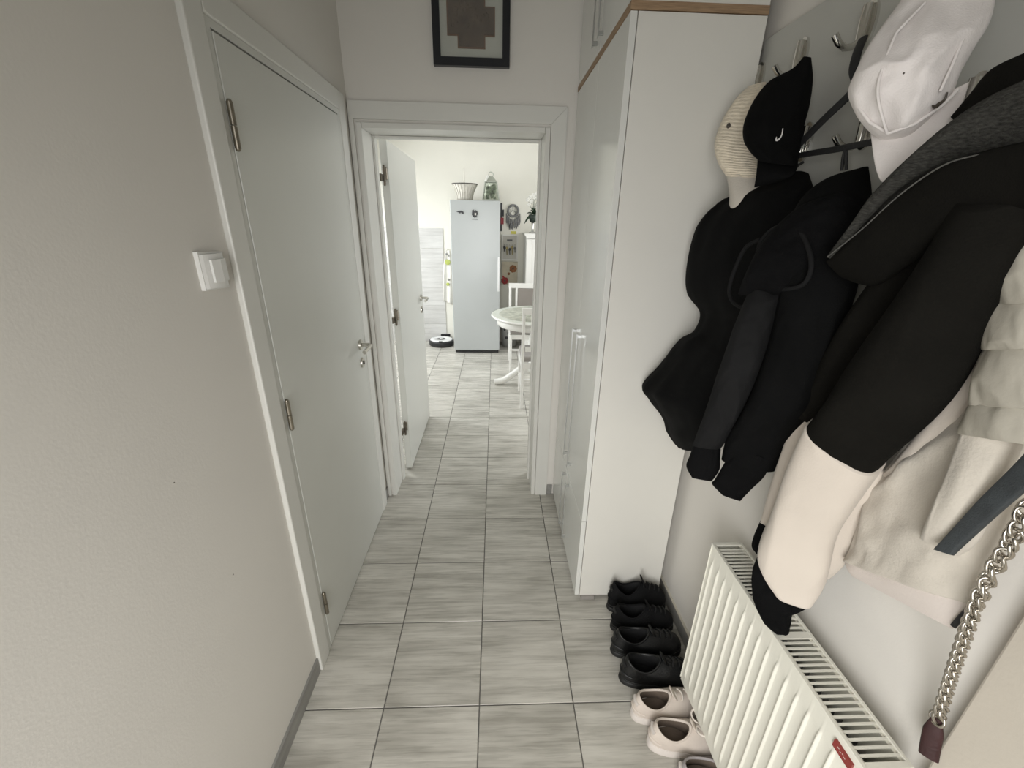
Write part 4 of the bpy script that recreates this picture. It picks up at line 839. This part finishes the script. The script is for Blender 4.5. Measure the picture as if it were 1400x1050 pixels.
B(FX0 + 0.01, FX1 - 0.01, FY0 + 0.10, FY1 - 0.01, 0.0, 0.03).build('base', 'robot_black', fr)
# magnets
mg = MB(); mg.prism([(-0.45, 1.692), (-0.425, 1.703), (-0.39, 1.706), (-0.368, 1.694), (-0.366, 1.676), (-0.378, 1.668), (-0.384, 1.684), (-0.402, 1.687), (-0.408, 1.672), (-0.416, 1.686)], 'xz', FY0 - 0.006, FY0); mg = mg.build('fridge_magnet', 'magnet_dark')
tag(mg, 'small dark animal-shaped magnet at upper left of the refrigerator door', 'magnet', 'fridge magnets')
mg = thing('fridge_magnet', (-0.235, FY0, 1.62), 'dark crest-like magnet at the top middle of the refrigerator door', 'magnet', 'fridge magnets')
m = MB(); m.prism([(-0.272, 1.665), (-0.268, 1.712), (-0.25, 1.72), (-0.245, 1.70), (-0.228, 1.716), (-0.208, 1.70), (-0.202, 1.672), (-0.218, 1.655), (-0.212, 1.640), (-0.246, 1.634), (-0.262, 1.648)], 'xz', FY0 - 0.006, FY0); m.build('body', 'magnet_dark', mg)
B(-0.24, -0.222, FY0 - 0.0085, FY0 - 0.0062, 1.66, 1.685).build('patch', 'yarn_pale', mg); B(-0.272, -0.205, FY0 - 0.003, FY0, 1.612, 1.622).build('caption', 'yarn_grey', mg)

# white woven basket with a candle on the refrigerator
bk = thing('basket', (-0.368, 5.5, FZ), 'white flared woven basket with dark rim on top of the refrigerator', 'basket')
MB().lathe((-0.368, 5.5, FZ), [(0.001, 0.002), (0.088, 0.002), (0.092, 0.03), (0.10, 0.08), (0.128, 0.14), (0.150, 0.178), (0.144, 0.178), (0.12, 0.135), (0.09, 0.07), (0.082, 0.012), (0.001, 0.010)], 36).build('body', 'basket_white', bk)
wm = MB()
for k in range(24):
    a = 2 * PI * k / 24
    wm.tube([(-0.368 + r * math.cos(a), 5.5 + r * math.sin(a), FZ + z) for r, z in ((0.092, 0.008), (0.096, 0.04), (0.104, 0.08), (0.131, 0.14), (0.150, 0.172))], 0.0035, 6)
wm.build('ribs', 'basket_white', bk)
MB().tube([(-0.368 + 0.149 * math.cos(2 * PI * k / 40), 5.5 + 0.149 * math.sin(2 * PI * k / 40), FZ + 0.180) for k in range(40)], 0.006, 8, closed=True).build('rim', 'rim_dark', bk)
cd = MB().cyl((-0.372, 5.48, FZ + 0.011), (-0.372, 5.48, FZ + 0.345), 0.0085, 0.007, 14).cyl((-0.372, 5.48, FZ + 0.345), (-0.372, 5.48, FZ + 0.356), 0.001, 0.001, 6).build('candle', 'candle_white')
tag(cd, 'tall thin white candle standing in the basket on the refrigerator', 'candle')

# lantern with moss
ln = thing('lantern', (-0.055, 5.45, FZ), 'tapered glass lantern with mossy filling on top of the refrigerator', 'lantern')
def frustum(z0, z1, h0, h1, cx=-0.055, cy=5.45):
    return [(cx + sx * h, cy + sy * h, FZ + z) for z, h in ((z0, h0), (z1, h1)) for sx, sy in ((-1, -1), (1, -1), (1, 1), (-1, 1))]
B(-0.155, 0.045, 5.35, 5.55, FZ, FZ + 0.012, ch=0.003).build('base', 'lantern_paint', ln)
m = MB(); v = frustum(0.012, 0.205, 0.095, 0.068)
for i in range(4):
    m.tube([v[i], v[i + 4]], 0.006, 8); m.tube([v[i + 4], v[(i + 1) % 4 + 4]], 0.006, 8); m.tube([v[i], v[(i + 1) % 4]], 0.005, 8)
m.build('frame', 'lantern_paint', ln)
for i in range(4):
    q = [v[i], v[(i + 1) % 4], v[(i + 1) % 4 + 4], v[i + 4]]; c_ = Vector((-0.055, 5.45, FZ + 0.1)); q2 = [tuple(Vector(p).lerp(c_, 0.02)) for p in q]
    MB().add(q + q2, [(0, 1, 2, 3), (7, 6, 5, 4), (0, 4, 5, 1), (1, 5, 6, 2), (2, 6, 7, 3), (3, 7, 4, 0)]).build('pane', 'lantern_glass', ln)
r_ = MB(); v = frustum(0.207, 0.265, 0.070, 0.022); r_.add(v, [(0, 3, 2, 1), (4, 5, 6, 7)] + [(i, (i + 1) % 4, (i + 1) % 4 + 4, i + 4) for i in range(4)]); r_.build('roof', 'lantern_paint', ln)
MB().tube([(-0.055 + 0.026 * math.cos(2 * PI * k / 18), 5.45, FZ + 0.285 + 0.026 * math.sin(2 * PI * k / 18)) for k in range(18)], 0.004, 6, closed=True).build('ring', 'lantern_paint', ln)
m = MB(); rr = random.Random(2)
for k in range(34): m.ball((-0.055 + rr.uniform(-0.045, 0.045), 5.45 + rr.uniform(-0.045, 0.045), FZ + 0.03 + rr.uniform(0, 0.14)), rr.uniform(0.012, 0.024), 8, 6)
tag(m.build('moss_filling', 'moss', ln), 'grey-green moss inside the lantern')
m = MB()
for k in range(5): m.ball((-0.115 + 0.006 * k, 5.375 + 0.002 * k, FZ + 0.215 + 0.012 * k), (0.014, 0.006, 0.011), 8, 6)
m.build('ribbon', 'blossom_white', ln)

# robot vacuum
rb = thing('robot_vacuum', (-0.735, 5.612, 0), 'round white and black robot vacuum on the floor left of the refrigerator', 'robot vacuum')
rc = (-0.735, 5.612, 0)
MB().lathe(rc, [(0.001, 0.004), (0.155, 0.004), (0.166, 0.014), (0.168, 0.03), (0.168, 0.062), (0.163, 0.072), (0.15, 0.074), (0.001, 0.074)], 48).build('bumper', 'robot_black', rb)
MB().lathe(rc, [(0.06, 0.0745), (0.150, 0.0745), (0.152, 0.080), (0.146, 0.084), (0.062, 0.086), (0.06, 0.0745)], 48).build('top_ring', 'robot_white', rb)
MB().lathe(rc, [(0.001, 0.0745), (0.058, 0.0745), (0.058, 0.083), (0.05, 0.085), (0.001, 0.085)], 40).build('centre_disc', 'robot_black', rb)
MB().lathe(rc, [(0.001, 0.0852), (0.026, 0.0852), (0.026, 0.088), (0.001, 0.089)], 28).build('button', 'robot_white', rb)
B(-0.755, -0.705, 5.457, 5.487, 0.0748, 0.0855, ch=0.003).build('front_notch', 'robot_black', rb)
dk = thing('charging_dock', (-0.70, 5.80, 0), 'small black charging dock against the wall behind the robot vacuum', 'dock')
B(-0.765, -0.635, 5.7990 - 0.0, 5.8000, 0.0, 0.105, ch=0.0).build('back_plate', 'robot_black', dk)
MB().prism([(-0.765, 0.06), (-0.635, 0.06), (-0.65, 0.105), (-0.75, 0.105)], 'xz', 5.7995, 5.785).build('housing', 'robot_black', dk)

# towel beside the refrigerator
tw = thing('kitchen_towel', (-0.63, 5.79, 0.6), 'white kitchen towel with lime prints hanging left of the refrigerator', 'towel')
m = MB(); nx, nz = 14, 24; vs = []
for side in (0, 1):
    for j in range(nz + 1):
        for i in range(nx + 1):
            u, w = i / nx, j / nz; hw = 0.028 + 0.035 * min(1, w * 2.4); x = -0.628 + (u - 0.5) * 2 * hw - 0.012 * w; z = 1.235 - 0.665 * w - 0.05 * u * w
            y = 5.772 - 0.010 * math.sin(u * 9 + w * 2) * (0.3 + w) + side * 0.006; vs.append((x, y, z))
w_ = nx + 1; off = (nx + 1) * (nz + 1); fs = []
for j in range(nz):
    for i in range(nx):
        a = j * w_ + i; fs += [(a, a + 1, a + 1 + w_, a + w_), (off + a, off + a + w_, off + a + 1 + w_, off + a + 1)]
for i in range(nx): fs += [(i, off + i, off + i + 1, i + 1), (nz * w_ + i, nz * w_ + i + 1, off + nz * w_ + i + 1, off + nz * w_ + i)]
for j in range(nz): fs += [(j * w_, (j + 1) * w_, off + (j + 1) * w_, off + j * w_), (j * w_ + nx, off + j * w_ + nx, off + (j + 1) * w_ + nx, (j + 1) * w_ + nx)]
m.add(vs, fs, True); m.build('cloth', 'towel', tw)
def disc(x, z, r, mm, y, par, nm): MB().ball((x, y, z), (r, 0.003, r), 16, 8).build(nm, mm, par)
disc(-0.628, 1.085, 0.036, 'print_lime', 5.757, tw, 'print'); disc(-0.640, 1.185, 0.014, 'print_grey', 5.762, tw, 'print'); disc(-0.612, 1.165, 0.010, 'print_grey', 5.760, tw, 'print'); disc(-0.635, 0.80, 0.022, 'print_lime', 5.753, tw, 'print'); disc(-0.622, 0.86, 0.016, 'print_grey', 5.753, tw, 'print')
MB().tube([(-0.628, KY1, 1.245), (-0.628, 5.775, 1.245), (-0.628, 5.768, 1.25)], 0.005, 8).build('peg', 'chrome', tw)

# things on the wall right of the refrigerator
YW = KY1
dc = thing('dream_catcher', (0.228, YW, 1.5), 'grey yarn ring decoration with hanging feathers on the kitchen wall', 'dream catcher')
MB().tube([(0.225 + 0.066 * math.cos(2 * PI * k / 36), YW - 0.012, 1.728 + 0.066 * math.sin(2 * PI * k / 36)) for k in range(36)], 0.014, 10, closed=True).build('ring', 'yarn_grey', dc)
MB().tube([(0.225 + 0.030 * math.cos(2 * PI * k / 24), YW - 0.010, 1.70 + 0.030 * math.sin(2 * PI * k / 24)) for k in range(24)], 0.004, 6, closed=True).build('web', 'yarn_grey', dc)
m = MB()
for k in range(8): a = 2 * PI * k / 8; m.cyl((0.225 + 0.030 * math.cos(a), YW - 0.010, 1.70 + 0.030 * math.sin(a)), (0.225 + 0.064 * math.cos(a + 0.3), YW - 0.010, 1.728 + 0.064 * math.sin(a + 0.3)), 0.0018, n=6)
m.build('strings', 'yarn_grey', dc)
rr = random.Random(5)
for k in range(11):
    x = 0.140 + 0.017 * k; zt = 1.69 - 0.10 * math.cos((k - 5) / 5 * 1.35) + 0.03; L_ = rr.uniform(0.09, 0.14)
    MB().tube(spline([(x, YW - 0.014, zt), (x + rr.uniform(-.006, .006), YW - 0.016, zt - L_ * 0.5), (x + rr.uniform(-.008, .008), YW - 0.014, zt - L_)], 4), [0.007] * 5 + [0.010, 0.010, 0.007, 0.003], 8).build('tassel', 'yarn_grey', dc)
for x, z in ((0.185, 1.54), (0.222, 1.545), (0.272, 1.55)):
    MB().ball((x, YW - 0.014, z), (0.009, 0.004, 0.042), 10, 8).build('feather', 'feather_dark', dc)
MB().ball((0.226, YW - 0.022, 1.625), (0.006, 0.005, 0.03), 10, 8).build('bead', 'yarn_pale', dc)
nt_ = B(0.203, 0.268, YW - 0.004, YW - 0.0005, 1.449, 1.483).build('sticky_note', 'note_yellow'); tag(nt_, 'small yellow note on the wall below the grey yarn decoration', 'note')
kh = thing('key_holder', (0.187, YW, 1.12), 'pale framed key holder board with hanging keys right of refrigerator', 'key holder')
B(0.082, 0.296, YW - 0.012, YW - 0.0005, 1.118, 1.440, ch=0.003).build('back_board', 'board_pale', kh)
for a in ((0.082, 0.296, 1.425, 1.440), (0.082, 0.296, 1.118, 1.133), (0.082, 0.097, 1.134, 1.424), (0.281, 0.296, 1.134, 1.424)): B(a[0], a[1], YW - 0.020, YW - 0.0122, a[2], a[3]).build('frame_bar', 'wood_white', kh)
B(0.152, 0.222, YW - 0.018, YW - 0.0124, 1.360, 1.382).build('name_plate', 'yarn_grey', kh)
for k, x in enumerate((0.118, 0.150, 0.187, 0.220, 0.256)):
    hk = MB().tube([(x, YW - 0.012, 1.315), (x, YW - 0.03, 1.310), (x, YW - 0.034, 1.322)], 0.003, 6).build('hook', 'chrome', kh)
    z0 = 1.30 - 0.012 * (k % 3); L_ = (0.07, 0.10, 0.085, 0.11, 0.07)[k]
    MB().ball((x, YW - 0.030, z0 - 0.018), (0.015, 0.004, 0.020), 10, 8).tube([(x, YW - 0.030, z0 - 0.03), (x + 0.004, YW - 0.030, z0 - L_)], 0.006, 8).build('key', ('feather_dark', 'key_brass', 'magnet_dark', 'key_brass', 'yarn_grey')[k], kh)
fp = thing('flower_picture', (0.19, YW, 0.80), 'small canvas with brown and red flowers below the key holder', 'picture')
B(0.085, 0.297, YW - 0.02, YW - 0.0005, 0.800, 1.098, ch=0.002).build('canvas', 'canvas', fp)
def flower(cx, cz, r, mm):
    g = MB()
    for k in range(7): a = 2 * PI * k / 7; g.ball((cx + 0.55 * r * math.cos(a), YW - 0.0205, cz + 0.55 * r * math.sin(a)), (r * 0.48, 0.002, r * 0.48), 10, 6)
    f = g.build('petals', mm, fp); MB().ball((cx, YW - 0.0225, cz), (r * 0.25, 0.002, r * 0.25), 10, 6).build('flower_centre', 'rim_dark', f)
flower(0.238, 1.010, 0.050, 'petal_brown'); flower(0.128, 0.852, 0.048, 'petal_red'); flower(0.180, 0.945, 0.018, 'petal_brown'); flower(0.105, 0.905, 0.014, 'petal_red')
hg = thing('wall_hanging', (0.08, YW, 1.5), 'narrow dark wall hanging with a red patch beside the refrigerator edge', 'wall hanging')
B(0.056, 0.084, YW - 0.010, YW - 0.0005, 1.48, 1.82, ch=0.002).build('band', 'magnet_dark', hg)
B(0.070, 0.108, YW - 0.016, YW - 0.0105, 1.66, 1.74, ch=0.002).build('patch', 'feather_dark', hg); B(0.066, 0.106, YW - 0.017, YW - 0.0105, 1.565, 1.645, ch=0.002).build('patch', 'rust_red', hg)

# bin on the floor behind the table
bn = thing('patterned_bin', (0.19, 5.62, 0), 'small pale bin with dark marks on the floor right of refrigerator', 'bin')
MB().lathe((0.20, 5.62, 0), [(0.001, 0.002), (0.10, 0.002), (0.115, 0.30), (0.118, 0.305), (0.110, 0.305), (0.095, 0.01), (0.001, 0.008)], 28).build('body', 'bin_white', bn)
for a, z in ((-2.2, 0.24), (-1.7, 0.20), (-2.0, 0.13), (-1.4, 0.25), (-1.5, 0.10)): MB().ball((0.20 + 0.110 * math.cos(a), 5.62 + 0.110 * math.sin(a), z), (0.022, 0.008, 0.018), 10, 6).build('mark', 'magnet_dark', bn)

# tall white cabinet with crown moulding
cb = thing('tall_cabinet', (0.66, 5.55, 0), 'white panelled cabinet with crown moulding at the doorway right edge', 'cabinet')
B(0.372, 0.95, 5.315, 5.795, 0.05, 1.415, ch=0.002).build('body', 'wood_white', cb)
MB().prism([(0.350, 1.470), (0.97, 1.470), (0.97, 1.452), (0.955, 1.435), (0.952, 1.4155), (0.370, 1.4155), (0.367, 1.435), (0.350, 1.452)], 'xz', 5.290, 5.797).build('crown', 'wood_white', cb)
for x0, x1 in ((0.378, 0.655), (0.667, 0.944)):
    dd = B(x0, x1, 5.297, 5.3145, 0.06, 1.405, ch=0.002).build('door', 'wood_white', cb)
    for a in ((x0, x0 + 0.055, 0.06, 1.405), (x1 - 0.055, x1, 0.06, 1.405)): B(a[0], a[1], 5.289, 5.2968, a[2], a[3], ch=0.002).build('stile', 'wood_white', dd)
    for z in (0.06, 1.35): B(x0 + 0.056, x1 - 0.056, 5.289, 5.2968, z, z + 0.055, ch=0.002).build('rail', 'wood_white', dd)
B(0.385, 0.94, 5.33, 5.78, 0, 0.05).build('plinth', 'wood_white', cb)
# orchid on a footed vase
oc = thing('orchid', (0.455, 5.45, 1.47), 'white orchid with dark leaves in a footed vase on the cabinet', 'plant')
MB().lathe((0.455, 5.45, 1.4705), [(0.001, 0.0), (0.05, 0.0), (0.048, 0.010), (0.016, 0.022), (0.012, 0.06), (0.016, 0.10), (0.02, 0.125), (0.001, 0.125)], 24).build('vase', 'vase_metal', oc)
MB().lathe((0.455, 5.45, 1.596), [(0.001, 0.0), (0.035, 0.002), (0.052, 0.05), (0.056, 0.085), (0.05, 0.088), (0.001, 0.080)], 24).build('pot', 'pot_green', oc)
rr = random.Random(11)
def leaf(p, dirx, dirz, L_, w, mm, par):
    P = Vector(p); D = Vector((dirx, rr.uniform(-0.4, 0.2), dirz)).normalized(); pts = [P + D * L_ * t + Vector((0, 0, -0.05 * t * t)) for t in (0, 0.25, 0.5, 0.75, 1)]
    MB().tube(pts, [w * 0.4, w, w * 1.1, w * 0.7, w * 0.1], 8, flat=((0.1, -0.5, 1), 0.18)).build('leaf', mm, par)
leaf((0.435, 5.44, 1.69), -1, -0.75, 0.11, 0.016, 'leaf_dark', oc)
for dx, dz, L_ in ((-0.8, 0.5, 0.10), (0.6, 0.4, 0.12), (0.2, 0.9, 0.12), (-0.4, 0.9, 0.10), (0.9, -0.2, 0.11), (-0.1, 0.7, 0.13), (0.5, 0.9, 0.10)): leaf((0.458, 5.44, 1.69), dx, dz, L_, 0.020, 'leaf_dark', oc)
for (x, z) in ((0.395, 1.79), (0.425, 1.83), (0.46, 1.87), (0.50, 1.86), (0.41, 1.875), (0.445, 1.90), (0.485, 1.915), (0.38, 1.845), (0.53, 1.89)):
    MB().tube([(0.456, 5.44, 1.70), ((x + 0.456) / 2, 5.435, (z + 1.70) / 2 + 0.01), (x, 5.43, z)], 0.002, 6).build('stem', 'leaf_dark', oc)
    g = MB()
    for k in range(5): a = 2 * PI * k / 5 + x * 30; g.ball((x + 0.012 * math.cos(a), 5.425, z + 0.012 * math.sin(a)), (0.012, 0.004, 0.011), 8, 6)
    g.build('blossom', 'blossom_white', oc)

# round pedestal table with glass top
TCX, TCY, TR = 0.41, 4.105, 0.45
tb = thing('round_table', (TCX, TCY, 0), 'round white pedestal dining table with a glass top by the doorway', 'table')
MB().lathe((TCX, TCY, 0), [(0.001, 0.722), (TR - 0.04, 0.722), (TR - 0.008, 0.728), (TR, 0.737), (TR - 0.004, 0.746), (TR - 0.012, 0.750), (0.001, 0.750)], 72).build('top', 'wood_white', tb)
MB().lathe((TCX, TCY, 0), [(TR - 0.075, 0.655), (TR - 0.068, 0.650), (TR - 0.06, 0.655), (TR - 0.058, 0.721), (TR - 0.075, 0.721), (TR - 0.075, 0.655)], 64).build('apron', 'wood_white', tb)
MB().lathe((TCX, TCY, 0), [(0.001, 0.7501), (0.37, 0.7501), (0.37, 0.7509), (0.001, 0.7509)], 64).build('doily', 'lace_cloth', tb)
MB().lathe((TCX, TCY, 0), [(0.001, 0.7512), (TR - 0.006, 0.7512), (TR - 0.004, 0.753), (TR - 0.006, 0.756), (0.001, 0.756)], 72).build('glass_top', 'table_glass', tb)
MB().lathe((TCX, TCY, 0), [(0.10, 0.721), (0.10, 0.70), (0.055, 0.66), (0.045, 0.60), (0.07, 0.50), (0.082, 0.40), (0.06, 0.30), (0.052, 0.26), (0.075, 0.23), (0.078, 0.16), (0.05, 0.14), (0.001, 0.14)], 32).build('pedestal', 'wood_white', tb)
for k in range(4):
    a = PI + k * PI / 2; dx, dy = math.cos(a), math.sin(a)
    pts = [(TCX + dx * r, TCY + dy * r, z) for r, z in ((0.05, 0.20), (0.13, 0.185), (0.22, 0.12), (0.31, 0.055), (0.38, 0.035), (0.415, 0.033))]
    MB().tube(spline(pts, 5), [0.032] * 20 + [0.030, 0.030, 0.030, 0.030, 0.030, 0.028], 12).build('foot', 'wood_white', tb)

# dining chairs
def chair(cx, cy, rot, label):
    """faces +y locally; seat 42 cm wide"""
    rt = thing('dining_chair', (0, 0, 0), label, 'chair', 'dining chairs round the table')
    w = 0.20; dpt = 0.20
    for sx in (-1, 1):
        MB().tube([(sx * w, -dpt - 0.02, 0), (sx * w, -dpt, 0.44), (sx * w, -dpt - 0.005, 0.60), (sx * w, -dpt - 0.045, 0.925)], [0.017, 0.020, 0.020, 0.018], 4).build('rear_leg', 'wood_white', rt)
        MB().tube([(sx * w, dpt, 0), (sx * w, dpt, 0.43)], [0.015, 0.021], 4).build('leg', 'wood_white', rt)
        B(sx * w - 0.010, sx * w + 0.010, -dpt, dpt, 0.18, 0.205).build('stretcher', 'wood_white', rt)
        B(sx * w - 0.011, sx * w + 0.011, -dpt, dpt, 0.375, 0.43).build('seat_rail', 'wood_white', rt)
    for y in (-dpt, dpt): B(-w, w, y - 0.011, y + 0.011, 0.375, 0.43).build('seat_rail', 'wood_white', rt)
    B(-w + 0.012, w - 0.012, -0.010, 0.010, 0.182, 0.203).build('stretcher', 'wood_white', rt)
    B(-w - 0.01, w + 0.01, -dpt + 0.022, dpt + 0.02, 0.431, 0.482, ch=0.018).build('seat', 'seat_grey', rt)
    m = MB(); m.box(-w - 0.017, w + 0.017, -dpt - 0.060, -dpt - 0.028, 0.875, 0.930, ch=0.004); m.build('top_rail', 'wood_white', rt)
    B(-w + 0.02, w - 0.02, -dpt - 0.032, -dpt - 0.012, 0.545, 0.585).build('back_rail', 'wood_white', rt)
    for sx in (-1, 1):
        B(sx * (w - 0.075) - 0.012, sx * (w - 0.075) + 0.012, -dpt - 0.046, -dpt - 0.026, 0.585, 0.876).build('slat', 'wood_white', rt)
    B(-w + 0.089, w - 0.089, -dpt - 0.052, -dpt - 0.024, 0.59, 0.872, ch=0.008).build('back_pad', 'back_taupe', rt)
    rt.location = (cx, cy, 0); rt.rotation_euler.z = rot
    return rt
chair(0.443, 3.725, 0.0, 'white dining chair nearest the doorway, its back towards the hall')
chair(0.375, 4.735, PI, 'white dining chair with taupe back pad behind the round table')
